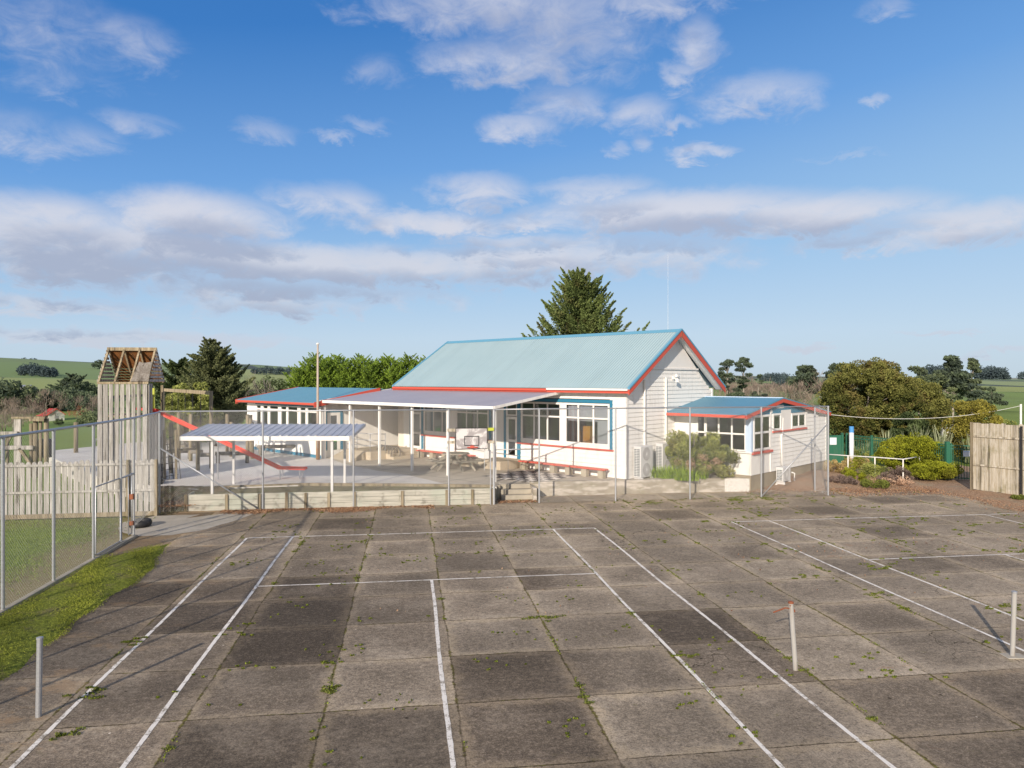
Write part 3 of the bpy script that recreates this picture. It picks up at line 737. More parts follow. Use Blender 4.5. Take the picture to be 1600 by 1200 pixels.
def window(parent, o, a, n, u0, u1, z0, z1, cols, rails, mat='white', fr=.09, mul=.075, d=.045, inset=-.02, name='window', glass='glass', label=None):
    """frame mesh with glazing bars at 'cols' (u positions) and 'rails' (z positions) and one child holding the panes"""
    m = WM().plane(o,a,n)
    m.blk(u0,u0+fr,inset,d,z0,z1); m.blk(u1-fr,u1,inset,d,z0,z1); m.blk(u0+fr,u1-fr,inset,d-.003,z1-fr,z1); m.blk(u0+fr,u1-fr,inset,d-.003,z0,z0+fr)
    for c in cols: m.blk(c-mul/2,c+mul/2,inset,d-.008,z0+fr,z1-fr)
    cs = [u0+fr] + [q for c in cols for q in (c-mul/2,c+mul/2)] + [u1-fr]
    for r in rails:
        for i in range(0,len(cs),2): m.blk(cs[i],cs[i+1],inset,d-.012,r-mul/2,r+mul/2)
    w = m.build(name, M[mat], parent)
    if label: w['label'] = label
    p = WM().plane(o,a,n); p.add([p.P(u0+fr,.008,z0+fr),p.P(u1-fr,.008,z0+fr),p.P(u1-fr,.008,z1-fr),p.P(u0+fr,.008,z1-fr)],[(0,1,2,3)])
    p.build('pane', M[glass], w); return w
def slab(m, a, b, c, d, th):       # sloping roof sheet of thickness th
    a,b,c,d = map(Vector,(a,b,c,d)); n = (b-a).cross(d-a).normalized()*th
    if n.z < 0: n = -n
    v = [a-n,b-n,c-n,d-n,a,b,c,d]; m.add(v, [(0,3,2,1),(4,5,6,7),(0,1,5,4),(1,2,6,5),(2,3,7,6),(3,0,4,7)])

# ---------------- main school building
LB, WB = 15.4, 7.5; EAVE, RIDGE = 4.50, 7.19; OV, OG = .46, .44
sb = thing('school_building', 'large white weatherboard school with steep pale blue roof and red gable boards', 'school building', (*bw(0,0), GZ-.3), -TH)
FA = ((0,0),(1,0),(0,-1))           # front wall: u = x (negative to the left)
GA = ((0,0),(0,1),(1,0))            # gable wall: u = y
holes = [(-6.15,-.86,1.80,3.92),(-7.2,-6.3,.9,3.92),(-13.7,-8.35,1.80,3.92),(-14.75,-13.7,.9,3.92)]
m = WM().plane(*FA); m.boards(-LB, 0, GZ+.02, 4.42, holes)
sl = (RIDGE-EAVE)/(WB/2+OV)
def glim(z):
    if z < EAVE - .25: return (0, WB)
    k = (z - (EAVE-.25))/sl - OV + .35
    return (max(0,k), min(WB, WB-k))
m.plane(*GA); m.boards(0, WB, GZ+.02, 5.36, (), lim=glim)
m.plane((-LB,0),(0,1),(-1,0)); m.boards(0, WB, GZ+.02, 5.36, (), lim=glim)
m.plane((0,WB),(1,0),(0,1)); m.boards(-LB, 0, GZ+.02, 4.42)
# closed upper triangles
for x in (-.01, -LB+.03):
    m.add([(x,.02,4.2),(x,WB-.02,4.2),(x,WB/2+.15,RIDGE-.15),(x,WB/2-.15,RIDGE-.15)],[(0,1,2,3)])
m.build('wall', M['white'], sb)
m = WM().plane(*GA); z0=5.40; k=(z0-(EAVE-.25))/sl-OV+.3
m.add([m.P(k,.03,z0),m.P(WB-k,.03,z0),m.P(WB/2,.03,RIDGE-.22)],[(0,1,2)])
gp_ = m.build('gable_panel', M['gable_white'], sb)
m = WM().plane(*GA); m.blk(k-.15,WB-k+.15,.0,.075,5.33,5.41); m.build('gable_band', M['gable_white'], sb)
m = WM().plane(*GA); m.blk(1.5,WB-1.5,.0,.02,5.29,5.33); 
m = WM().plane(*FA); m.blk(-.11,.03,.0,.04,GZ+.02,4.42); m.plane(*GA); m.blk(-.04,.09,.0,.04,GZ+.02,4.42); m.blk(WB-.1,WB+.03,0,.04,GZ+.02,4.42)
m.plane(*FA); m.blk(-LB-.03,-LB+.1,0,.04,GZ+.02,4.42); m.build('corner_board', M['white'], sb, split=True)
m = WM().plane(*FA); m.blk(-LB,0,-.3,-.015,.2,GZ+.12); m.plane(*GA); m.blk(0,WB,-.3,-.015,.2,GZ+.12); m.build('foundation', M['foundation'], sb)
# roof
yr = WB/2; m = MB()
slab(m,(-LB-OG,-OV,EAVE),(OG,-OV,EAVE),(OG,yr,RIDGE),(-LB-OG,yr,RIDGE),.04)
slab(m,(-LB-OG,WB+OV,EAVE),(OG,WB+OV,EAVE),(OG,yr,RIDGE-.001),(-LB-OG,yr,RIDGE-.001),.04)
roof = m.build('roof', M['roof_main'], sb)
m = MB(); c = RIDGE+.035
m.add([(-LB-OG-.02,yr-.2,RIDGE-.12),(OG+.03,yr-.2,RIDGE-.12),(OG+.03,yr,c),(-LB-OG-.02,yr,c),(-LB-OG-.02,yr+.2,RIDGE-.12),(OG+.03,yr+.2,RIDGE-.12)],[(0,1,2,3),(3,2,5,4)])
rc_ = paint('ridge_blue',(.13,.34,.48),.4,.05); m.build('ridge_cap', rc_, roof)
# barge boards, with the blue capping
for x, nm in ((OG+.005,'barge_board'),(-LB-OG-.045,'barge_board')):
    m = MB(); cp = MB()
    for ys_, s_ in ((-OV-.02,1),(WB+OV+.02,-1)):
        a = Vector((x,ys_,EAVE-.02)); b = Vector((x,yr,RIDGE+.0))
        m.add([a+Vector((0,0,-.27)),a+Vector((0,0,-.035)),b+Vector((0,0,-.035)),b+Vector((0,0,-.30)),
               a+Vector((.04,0,-.27)),a+Vector((.04,0,-.035)),b+Vector((.04,0,-.035)),b+Vector((.04,0,-.30))],[(0,1,2,3),(7,6,5,4),(0,4,5,1),(1,5,6,2),(3,2,6,7),(0,3,7,4)])
        dn = Vector((0,0,.05)); o_ = Vector((-.06,0,-.03))
        cp.add([a+o_,a+o_+dn*1.5,b+o_+dn*1.5,b+o_,a+o_+Vector((.125,0,0)),a+o_+dn*1.5+Vector((.125,0,0)),b+o_+dn*1.5+Vector((.125,0,0)),b+o_+Vector((.125,0,0))],[(0,1,2,3),(7,6,5,4),(1,5,6,2),(0,3,7,4),(0,4,5,1)])
    bb = m.build(nm, M['red'], sb); cp.build('barge_capping', rc_, bb)
m = MB(); m.tube([(OG+.06,yr,RIDGE-.1),(OG+.06,yr,RIDGE-.5)],.02,6); m.build('finial', M['rust'], sb)
# soffits, fascia and gutters
m = MB(); slab(m,(-LB-OG+.02,-OV+.03,EAVE-.19),(OG-.02,-OV+.03,EAVE-.19),(OG-.02,-.0,EAVE-.10),(-LB-OG+.02,0,EAVE-.10),.02); m.build('soffit', M['cream'], sb)
m = MB(); m.box(-LB-OG+.01,OG-.01,-OV-.01,-OV+.015,EAVE-.22,EAVE-.05); m.build('fascia', M['red'], sb)
m = MB(); m.box(-4.1,OG-.02,-OV-.10,-OV-.012,EAVE-.11,EAVE-.02); m.build('gutter', M['white'], sb, bevel=.015)
m = MB(); m.box(-LB-OG+.02,-4.1,-OV-.10,-OV-.012,EAVE-.16,EAVE-.05); m.build('gutter', M['red'], sb, bevel=.015)
m = MB(); slab(m,(.0,-OV+.1,EAVE-.12),(OG,-OV+.1,EAVE-.12),(OG,yr,RIDGE-.14),(0,yr,RIDGE-.14),.015); slab(m,(.0,WB+OV-.1,EAVE-.12),(OG,WB+OV-.1,EAVE-.12),(OG,yr,RIDGE-.141),(0,yr,RIDGE-.141),.015); m.build('gable_soffit', M['gable_white'], sb)
# windows on the front
def wgroup(u0,u1,divs):
    return window(sb,*FA,u0,u1,1.93,3.80,divs,[3.13])
w=wgroup(-6.17,-3.62,[-5.32,-4.47]); w=wgroup(-3.40,-.86,[-2.61,-1.75]); wgroup(-13.62,-11.32,[-12.78,-12.05]); wgroup(-10.92,-8.42,[-10.1,-9.27])
m = WM().plane(*FA)
m.blk(-3.62,-3.40,-.02,.04,1.93,3.80); m.blk(-11.32,-10.92,-.02,.04,1.93,3.80); m.blk(-6.17,-.86,-.02,.035,1.80,1.925); m.blk(-13.62,-8.42,-.02,.035,1.80,1.925); m.build('window_board', M['white'], sb, split=True)
m = WM().plane(*FA)
m.blk(-6.32,-.70,0,.045,3.82,3.97); m.blk(-.84,-.70,0,.05,1.80,3.82); m.blk(-6.42,-6.20,0,.055,.98,3.82); m.blk(-7.34,-7.20,0,.055,.98,3.97); m.blk(-7.2,-6.42,0,.05,3.87,3.97)
m.blk(-13.82,-13.65,0,.055,.98,3.9); m.blk(-8.40,-8.22,0,.05,1.8,3.9); m.blk(-14.85,-14.72,0,.055,.98,3.9); m.blk(-13.65,-8.40,0,.045,3.82,3.93); m.build('window_trim', M['trim_blue'], sb, split=True)
m = WM().plane(*FA); m.blk(-6.42,-.64,0,.10,1.73,1.795); m.build('sill', M['red'], sb, bevel=.008)
m = WM().plane(*FA); m.blk(-13.8,-8.2,0,.10,1.73,1.795); m.build('sill', M['red'], sb, bevel=.008)
for (u0,u1) in ((-7.17,-6.44),(-14.70,-13.85)):
    m = WM().plane(*FA); m.blk(u0,u0+.13,-.02,.03,.98,3.02); m.blk(u1-.13,u1,-.02,.03,.98,3.02); m.blk(u0+.13,u1-.13,-.02,.027,2.90,3.02); m.blk(u0+.13,u1-.13,-.02,.027,.98,1.12); m.blk(u0+.13,u1-.13,-.02,.027,1.78,1.90)
    dr = m.build('door', M['white'], sb)
    p = WM().plane(*FA); p.add([p.P(u0+.13,.01,1.12),p.P(u1-.13,.01,1.12),p.P(u1-.13,.01,2.9),p.P(u0+.13,.01,2.9)],[(0,1,2,3)]); p.build('pane', M['glass'], dr)
    m = WM().plane(*FA); m.blk(u1-.10,u1-.05,.03,.08,1.95,2.08); m.build('handle', M['galv'], dr)
    window(sb,*FA,u0,u1,3.08,3.80,[],[],fr=.06)
m = WM().plane(*FA); m.blk(-8.2,-.3,.0,.05,1.12,1.15); m.blk(-13.5,-8.3,.0,.05,1.14,1.17); m.build('conduit', M['gable_white'], sb, split=True)
# inside: floor, back wall, blinds, curtains, a shelf unit
m = MB(); m.box(-LB+.1,-.1,.1,WB-.1,.9,.98); m.build('floor', M['interior'], sb)
m = MB(); m.box(-LB+.1,-.1,5.2,5.3,.98,4.4); m.box(-LB+.1,-.1,.25,5.3,4.25,4.3); m.box(-8.0,-7.9,.1,5.2,.98,4.25); m.build('inner_wall', M['interior'], sb)
m = WM().plane(*FA); m.blk(-3.3,-.95,-.12,-.10,2.98,3.78)
for k in range(22): m.blk(-1.62+.031*k,-1.60+.031*k+.012,-.14-.02*(k%2),-.11,1.98,3.05)
m.build('blind', M['blind'], sb)
m = MB(); m.box(-2.5,-2.1,.18,.45,1.0,2.75); m.build('shelf', M['orange'], sb)
m = MB(); m.box(-3.05,-2.62,.5,.8,1.0,2.5); m.build('cupboard', M['pole_wood'], sb)
m = WM().plane(*FA)
for k in range(10): m.blk(-12.0+.05*k,-11.97+.05*k,-.14-.02*(k%2),-.11,1.98,3.7)
m.build('curtain', M['curtain'], sb); m = WM().plane(*FA)
for k in range(8): m.blk(-13.5+.05*k,-13.47+.05*k,-.14-.02*(k%2),-.11,1.98,3.7)
m.build('curtain', M['curtain'], sb)
m = MB(); m.box(-5.9,-4.2,1.2,2.2,1.55,1.6); m.box(-11,-9,1.4,2.4,1.55,1.6); m.box(-5.2,-4.7,.25,.5,3.2,3.35); m.build('table', M['pole_wood'], sb, split=True)
# gable wall fittings
m = MB(); m.tube([(.07,1.3,1.2),(.07,1.3,4.85)],.05,8); m.tube([(.07,3.05,1.2),(.07,3.05,4.95)],.05,8); m.build('downpipe', M['white'], sb, split=True)
m = MB(); m.box(.02,.10,3.66,3.78,4.88,5.02); m.tube([(.1,3.72,4.95),(.22,3.72,4.86)],.02,6); m.lathe([(.0,-.09),(.09,-.09),(.07,.07),(.0,.09)],(.26,3.72,4.84),10); m.build('floodlight', M['white'], sb); m = MB(); m.box(.03,.12,3.95,4.1,4.98,5.12); m.build('junction_box', M['white'], sb)
m = MB(); m.tube([(-.25,yr,RIDGE),(-.25,yr,9.0),(-.25,yr,10.75)],[.006,.004,.003],6); an = m.build('antenna', M['wire'], sb)
m = WM().plane(*FA); m.tube([m.P(-4.1,.05,4.2),m.P(-4.1,.05,1.0)],.0,4)

# ---------------- corner annex
AX, AY0, AY1 = 3.78, 3.92, 12.45
ax = thing('corner_annex', 'low white annex with darker blue roof and corner windows at the right end', 'annex', (*bw(0,0), -.1), -TH)
AL = ((0,AY0),(1,0),(0,-1)); AR = ((AX,0),(0,1),(1,0))
def atop(y): return 3.28 + (.64*(y-3.1)/3.7 if y < 6.8 else .64 - .80*(y-6.8)/5.8)
m = WM().plane(*AR); m.boards(5.85, AY1, .70, 4.0, [(6.02,9.85,2.52,3.5)], pitch=.19, lim=lambda z: (5.85 if z < 3.55 else max(5.85, 3.1+(z-3.28+.12)*3.7/.64), AY1 if z < 3.02 else min(AY1, 6.8+(3.92-z-.12)*5.8/.80)))
m.plane((0,AY1),(1,0),(0,1)); m.boards(0, AX, .7, 3.1)
m.plane(*AL); m.blk(0.0,AX,-.06,.0,.70,1.72); m.blk(0,1.18,-.06,.0,1.72,3.3)
m.plane(*AR); m.blk(AY0+.0,5.85,-.06,.0,.70,1.72)
m.add([(AX-.05,AY0,3.2),(AX-.05,AY1,3.0),(AX-.05,AY1,3.05),(AX-.05,6.8,3.86),(AX-.05,AY0,3.36)],[(0,1,2,3,4)])
m.build('wall', M['white'], ax)
m = WM().plane(*AR); m.blk(5.80,5.90,0,.035,.7,3.45); m.blk(AY1-.1,AY1+.02,0,.035,.7,3.05); m.plane(*AL); m.blk(AX-.02,AX+.03,.0,.03,.7,1.72); m.build('corner_board', M['white'], ax, split=True)
m = MB(); m.box(.02,AX-.03,AY0+.03,AY1-.03,-.3,.70); m.build('foundation', M['foundation'], ax)
m = MB(); rx0, rx1 = -.02, AX+.17
slab(m,(rx0,3.1,3.38),(rx1,3.1,3.38),(rx1,6.8,4.02),(rx0,6.8,4.02),.035); slab(m,(rx0,12.6,3.2),(rx1,12.6,3.2),(rx1,6.8,4.019),(rx0,6.8,4.019),.035)
ar = m.build('roof', M['roof_annex'], ax)
m = MB(); m.box(rx0,rx1+.02,6.72,6.88,4.015,4.05); m.build('ridge_cap', M['pale_blue'], ar)
m = MB(); b3=[(3.08,3.375),(6.8,4.02),(12.62,3.195)]
for (y0,z0),(y1,z1) in zip(b3,b3[1:]):
    x = rx1+.004; m.add([(x,y0,z0-.20),(x,y0,z0-.03),(x,y1,z1-.03),(x,y1,z1-.20),(x+.035,y0,z0-.20),(x+.035,y0,z0-.03),(x+.035,y1,z1-.03),(x+.035,y1,z1-.20)],[(0,1,2,3),(7,6,5,4),(0,4,5,1),(1,5,6,2),(3,2,6,7),(0,3,7,4)])
m.build('barge_board', M['red'], ax)
m = MB()
for (y0,z0),(y1,z1) in zip(b3,b3[1:]): m.bar((rx1+.0,y0,z0-.002),(rx1+.0,y1,z1-.002),.09,.05)
m.build('barge_capping', M['roof_annex'], ax)
m = MB(); m.box(rx0+.02,rx1-.01,3.02,3.10,3.22,3.35); m.build('gutter', M['red'], ax, bevel=.012)
m = MB(); m.box(.03,AX+.15,3.13,3.92,3.20,3.22); m.build('soffit', M['cream'], ax)
m = WM().plane(*AR)                                      # blue gable band above the windows
m.add([m.P(3.3,.012,3.22),m.P(9.75,.012,3.30),m.P(9.75,.012,3.42),m.P(6.8,.012,3.83),m.P(3.3,.012,3.24)],[(0,1,2,3,4)]); m.build('gable_band', M['trim_blue'], ax)
window(ax,*AL,1.18,1.62,1.74,3.22,[],[2.48],fr=.06)
window(ax,*AL,1.62,3.56,1.74,3.22,[2.27,2.90],[2.48],fr=.06)
window(ax,*AR,4.12,5.82,1.74,3.30,[4.96],[2.52],fr=.09,mul=.09)
m = WM().plane(*AL); m.blk(3.56,3.80,-.04,.03,1.72,3.22); m.plane(*AR); m.blk(3.94,4.08,-.02,.028,1.72,3.24); m.build('corner_post', M['pale_blue'], ax)
m = WM().plane(*AL); m.blk(1.15,3.85,0,.09,1.66,1.72); m.build('sill', M['white'], ax, bevel=.006)
m = WM().plane(*AR); m.blk(3.95,5.95,0,.10,1.60,1.70); m.build('sill', M['red'], ax, bevel=.006)
m = WM().plane(*AR); m.blk(6.0,9.85,0,.09,2.45,2.52); m.build('sill', M['red'], ax, bevel=.006)
window(ax,*AR,6.05,6.95,2.54,3.32,[],[],fr=.09)
window(ax,*AR,8.1,9.8,2.54,3.26,[8.95],[],fr=.10)
m = WM().plane(*AR); m.blk(6.97,8.08,-.05,.015,2.54,3.45); m.build('blank_panel', M['gable_white'], ax)
m = WM().plane(*AR)                                     # casement standing open
m.add([m.P(8.1,.05,2.6),m.P(7.75,.45,2.6),m.P(7.75,.45,3.2),m.P(8.1,.05,3.2)],[(0,1,2,3)])
m = MB(); m.tube([(AX+.05,7.05,3.1),(AX+.05,7.05,2.4),(AX+.07,6.9,2.25),(AX+.07,6.9,.85)],.045,8); m.build('downpipe', M['white'], ax, smooth=True)
m = MB(); m.box(.1,AX-.1,AY0+.1,AY1-.1,.72,.78); m.build('floor', M['interior'], ax)
m = MB(); m.box(.1,AX-.1,8.9,9.0,.78,3.2); m.box(.06,.1,AY0+.1,AY1-.1,.78,3.2); m.build('inner_wall', M['interior'], ax)
m = MB(); m.box(1.5,3.2,4.6,5.2,1.5,1.56); m.box(1.5,1.56,4.6,5.2,.78,1.5); m.box(3.14,3.2,4.6,5.2,.78,1.5); m.box(2.0,2.3,4.75,4.95,1.56,1.8); m.build('desk', M['sign_white'], ax)

# ---------------- left classroom wing
WX0, WX1, WY = -25.4, -16.85, -4.55
wg = thing('classroom_wing', 'low white classroom wing with blue roof left of the flagpole', 'classroom', (*bw(0,0), GZ-.3), -TH)
WF = ((0,WY),(1,0),(0,-1)); WS = ((WX1,0),(0,1),(1,0))
cols = [(-24.12,-23.58),(-23.3,-22.72),(-22.5,-21.48),(-21.15,-20.52),(-20.35,-19.28),(-18.99,-18.40),(-18.22,-17.2)]
m = WM().plane(*WF); m.boards(WX0, WX1, GZ+.18, 3.4, [(-24.2,-17.1,1.8,3.38)])
m.plane(*WS); m.blk(WY,1.6,-.06,0,GZ,3.4); m.plane((WX0,0),(0,1),(-1,0)); m.boards(WY,2,GZ,3.4)
m.add([(WX1-.02,WY,3.3),(WX1-.02,1.6,3.3),(WX1-.02,1.6,3.84),(WX1-.02,-.85,4.28),(WX1-.02,WY,3.62)],[(0,1,2,3,4)])
m.build('wall', M['white'], wg)
m = WM().plane(*WF); m.blk(WX0,WX1,0,.03,GZ,GZ+.17); m.blk(-24.3,WX1,0,.03,3.36,3.52); m.build('trim', M['trim_blue'], wg)
for (a,b) in cols: window(wg,*WF,a-.04,b+.04,1.85,3.34,[],[3.08],fr=.06,mul=.10)
m = WM().plane(*WF)
e = [-24.3]+[q for c in cols for q in (c[0]-.04,c[1]+.04)]+[WX1]
for i in range(0,len(e),2):
    if e[i+1]-e[i] > .02: m.blk(e[i],e[i+1],-.02,.035,1.80,3.36)
m.blk(-24.2,-17.15,-.02,.036,1.78,1.85); m.build('window_board', M['white'], wg, split=True)
yrw, zew, zrw = -.85, 3.62, 4.36
m = MB(); slab(m,(WX0-.3,WY-.55,zew),(WX1+.25,WY-.55,zew),(WX1+.25,yrw,zrw),(WX0-.3,yrw,zrw),.035); slab(m,(WX0-.3,3.0,zew),(WX1+.25,3.0,zew),(WX1+.25,yrw,zrw-.001),(WX0-.3,yrw,zrw-.001),.035)
wr = m.build('roof', M['roof_wing'], wg)
m = MB(); m.box(WX0-.3,WX1+.25,WY-.62,WY-.55,zew-.14,zew-.02); m.build('gutter', M['red'], wg)
for x in (WX1+.255, WX0-.34):
    m = MB(); m.add([(x,WY-.62,zew-.26),(x,WY-.62,zew+.02),(x,yrw,zrw+.03),(x,yrw,zrw-.25),(x+.04,WY-.62,zew-.26),(x+.04,WY-.62,zew+.02),(x+.04,yrw,zrw+.03),(x+.04,yrw,zrw-.25)],[(0,1,2,3),(7,6,5,4),(0,4,5,1),(1,5,6,2),(3,2,6,7),(0,3,7,4)]); m.build('barge_board', M['red'], wg)
m = MB(); m.box(WX0-.25,WX1+.2,WY-.5,WY,zew-.18,zew-.16); m.build('soffit', M['cream'], wg)
m = WM().plane(*WS); m.blk(-4.35,-4.2,0,.04,.98,3.18); m.blk(-3.35,-3.2,0,.04,.98,3.18); m.blk(-4.2,-3.35,0,.04,3.05,3.18); m.build('door_trim', M['trim_blue'], wg)
m = WM().plane(*WS); m.blk(-4.18,-3.98,.0,.03,.98,3.04); m.blk(-3.57,-3.37,.0,.03,.98,3.04); m.blk(-3.98,-3.57,.0,.03,2.88,3.04); m.blk(-3.98,-3.57,.0,.03,1.95,2.35); dr = m.build('door', M['white'], wg)
m = WM().plane(*WS); m.blk(-3.98,-3.57,.0,.02,.98,1.95); m.build('lower_panel', M['door_green'], dr)
m = WM().plane(*WS); m.blk(-3.95,-3.6,.02,.03,1.45,1.85); m.build('poster', M['poster_green'], dr)
m = WM().plane(*WS); m.add([m.P(-3.98,.01,2.35),m.P(-3.57,.01,2.35),m.P(-3.57,.01,2.88),m.P(-3.98,.01,2.88)],[(0,1,2,3)]); m.build('pane', M['glass'], dr)
m = MB(); m.box(WX0+.1,WX1-.1,WY+.1,1.5,.9,.95); m.box(WX0+.1,WX1-.1,-.2,-.1,.95,3.6); m.build('inner_wall', M['interior'], wg)
# entry between wing and school
m = MB(); m.box(-16.84,-15.2,1.4,1.5,GZ,4.25); m.box(-16.0,-15.3,.02,1.4,GZ,4.15)
en = m.build('entry_wall', M['cream'], sb)
# concrete landing, ramp and steps at the entry
cl = thing('entry_landing', 'pale concrete landing and broad steps at the recessed entry', 'landing', (*bw(-16,-1),GZ), -TH)
def lz(m): 
    m.v = [(x+16-.0, y+1, z) for x,y,z in m.v]; return m
m = MB(); m.box(-16.82,-14.2,-3.2,1.4,GZ-.05,.99); lz(m).build('landing', M['concrete'], cl, bevel=.01)
for k in range(2):
    m = MB(); m.box(-14.19+.34*k,-13.85+.34*k,-2.2,-.05,GZ-.05,.99-.145*(k+1)); lz(m).build('step', M['concrete'], cl, bevel=.01)
m = MB(); m.add([(-16.6,-3.21,GZ),(-14.6,-3.21,GZ),(-14.6,-4.3,GZ),(-16.6,-4.3,GZ),(-16.6,-3.21,.98),(-14.6,-3.21,.98)],[(0,1,2,3),(4,5,2,3),(0,4,3),(1,2,5),(0,1,5,4)]); lz(m).build('ramp', M['concrete'], cl)
hr = thing('entry_handrail', 'three-bar white pipe handrail curving beside the recessed entry', 'handrail', (*bw(-15,-1),.98), -TH)
m = MB()
for z in (1.3,1.6,1.95): m.tube([(-1.6,-2.1,z),(-.6,-2.1,z),(.35,-1.9,z-.02),(.75,-1.2,z-.05)],.025,6)
for p in ((-1.6,-2.1),(-.6,-2.1),(.35,-1.9),(.75,-1.2)): m.tube([(*p,.98),(*p,1.95)],.025,6)
m.build('rails', M['galv'], hr, smooth=True)
hr = thing('ramp_handrail', 'thin bent pipe handrail on the landing ramp', 'handrail', (*bw(-14.5,-3.3),GZ), -TH)
m = MB(); m.tube([(-1.2,-.0,1.95),(.1,-1.1,1.55),(.35,-1.1,1.5),(.4,-1.1,GZ)],.025,6); m.tube([(-1.2,-0,1.95),(-1.2,0,.95)],.025,6); m.build('rail', M['galv'], hr, smooth=True)
hr = thing('classroom_handrail', 'small looped pipe handrail against the classroom wing wall', 'handrail', (*bw(-21.5,-5.2),GZ), -TH)
m = MB(); m.tube([(-.6,-.3,GZ),(-.6,-.3,1.45),(.1,0,1.65),(.5,.1,1.7),(.5,.1,GZ)],.03,6); m.tube([(-.1,-.1,1.55),(-.1,-.1,GZ)],.03,6); m.build('rail', M['galv'], hr, smooth=True)
# verandah canopy
cv = thing('verandah_canopy', 'flat lavender-grey verandah roof on slim white posts along the school front', 'canopy', (*bw(0,0),GZ), -TH)
m = MB(); slab(m,(-16.75,-4.6,3.74),(-3.45,-4.6,3.74),(-3.62,-.03,4.32),(-16.6,-.03,4.32),.03); m.build('roof', M['roof_canopy'], cv)
m = MB(); m.box(-16.8,-3.42,-4.68,-4.6,3.60,3.75); m.build('gutter', M['white'], cv, bevel=.01)
m = MB(); m.bar((-3.43,-4.6,3.70),(-3.6,-.03,4.28),.04,.12); m.bar((-16.78,-4.6,3.70),(-16.6,-.03,4.28),.04,.12); m.build('end_board', M['white'], cv, split=True)
m = MB()
for k in range(5): m.bar((-16.7,-4.4+.98*k,3.68+.125*k),(-3.55,-4.4+.98*k,3.68+.125*k),.05,.07)
m.build('purlins', M['cream'], cv)
for x in (-16.7,-14.26,-11.68,-9.1,-6.54,-3.57):
    m = MB(); m.box(x-.05,x+.05,-4.49,-4.39,GZ,3.66); m.build('post', M['white'], cv)
# ------------------------------------------------------------------ CHAIN LINK FENCES
FH = 3.68
def chain(parent, p0, p1, z0, z1, pitch=.078, r=.0015, name='wire_mesh'):
    """diamond mesh of straight crossing wires, clipped to the panel"""
    p0, p1 = Vector((*p0,0)), Vector((*p1,0)); L = (p1-p0).length; a = (p1-p0)/L; nrm = Vector((-a.y,a.x,0)); Hh = z1-z0
    m = MB(); k = int((L+Hh)/pitch)+1
    for sgn in (1,-1):
        for i in range(k+1):
            c = -Hh + i*pitch if sgn > 0 else i*pitch
            # line u = c + sgn*v
            v0, v1 = 0.0, Hh
            if sgn > 0: v0 = max(v0, -c); v1 = min(v1, L-c)
            else: v0 = max(v0, c-L); v1 = min(v1, c)
            if v1 - v0 < .03: continue
            q0 = p0 + a*(c+sgn*v0) + Vector((0,0,z0+v0)) + nrm*r*sgn; q1 = p0 + a*(c+sgn*v1) + Vector((0,0,z0+v1)) + nrm*r*sgn
            d = (q1-q0).normalized(); s1 = nrm; s2 = d.cross(nrm)
            o = len(m.v)
            for q in (q0,q1):
                for t in (0,2.094,4.189): m.v.append(tuple(q + (s1*math.cos(t)+s2*math.sin(t))*r))
            m.f += [(o,o+1,o+4,o+3),(o+1,o+2,o+5,o+4),(o+2,o,o+3,o+5)]
    return m.build(name, M['wire'], parent)
def post(parent, x, y, h=FH, r=.034, name='post', z0=-.1, mat='galv'):
    m = MB(); m.tube([(x,y,z0),(x,y,h)],r,10); m.lathe([(r*1.15,-.03),(r*1.15,.01),(.0,.035)],(x,y,h),10); return m.build(name, M[mat], parent, smooth=False)
def rail(parent, pts, r=.028, name='top_rail'):
    m = MB(); m.tube(pts, r, 8); return m.build(name, M['galv'], parent, smooth=True)
# side fence, left of the court (runs toward the camera)
sf = thing('chain_link_fence', 'tall chain link fence along the left side of the tennis court, above the grass', 'fence', (*cw(-8.95,-2),0), CYAW)
def SL(x,y): return (x+8.95, y+2)
ysf = (-15.6,-13.3,-11.1,-8.9,-6.75,-4.55,-2.33)
for y in ysf: post(sf, *SL(-8.95,y), h=3.66, r=.037)
for (x,y) in ((-9.0,-.3),(-9.02,.78)): post(sf, *SL(x,y), h=3.66, r=.034)
rail(sf, [(*SL(-8.95,-15.6),3.68),(*SL(-8.95,-2.33),3.68),(*SL(-9.02,.78),3.68),(*SL(-9.6,4.95),3.68)], .034)
chain(sf, SL(-8.95,-15.6), SL(-8.95,-2.33), .08, 3.66, .09, .0013); chain(sf, SL(-8.95,-2.33), SL(-9.0,-.3), 2.15, 3.66, .09, .0013)
chain(sf, SL(-9.0,-.3), SL(-9.02,.78), 1.95, 3.66, .09, .0013, 'wire_mesh'); chain(sf, SL(-9.02,.78), SL(-9.6,4.95), .3, 3.66, .09, .0013)
m = MB(); m.tube([(*SL(-8.95,-2.33),.35),(*SL(-8.95,-2.33),.351)],.01,4)
rail(sf, [(*SL(-9.0,-.3),1.95),(*SL(-9.02,.78),1.95)], .03, 'gate_head')
gt = thing('pipe_gate', 'open pipe-framed mesh gate in the side fence', 'gate', (*cw(-8.97,-2.2),.1), CYAW)
m = MB(); q = lambda t,z: (-.02*t, .05+1.78*t, z)
m.tube([q(0,.14),q(.03,.10),q(.97,.10),q(1,.14),q(1,1.92),q(.97,1.96),q(.03,1.96),q(0,1.92),q(0,.14)],.021,8,caps=False); m.build('gate_frame', M['galv'], gt, smooth=True)
chain(gt, q(0,0)[:2], q(1,0)[:2], .12, 1.94, .09, .0013)
g2 = thing('narrow_pipe_gate', 'narrow pipe gate with a rusty latch, hung on the gate post', 'gate', (*cw(-9.02,.72),.1), CYAW)
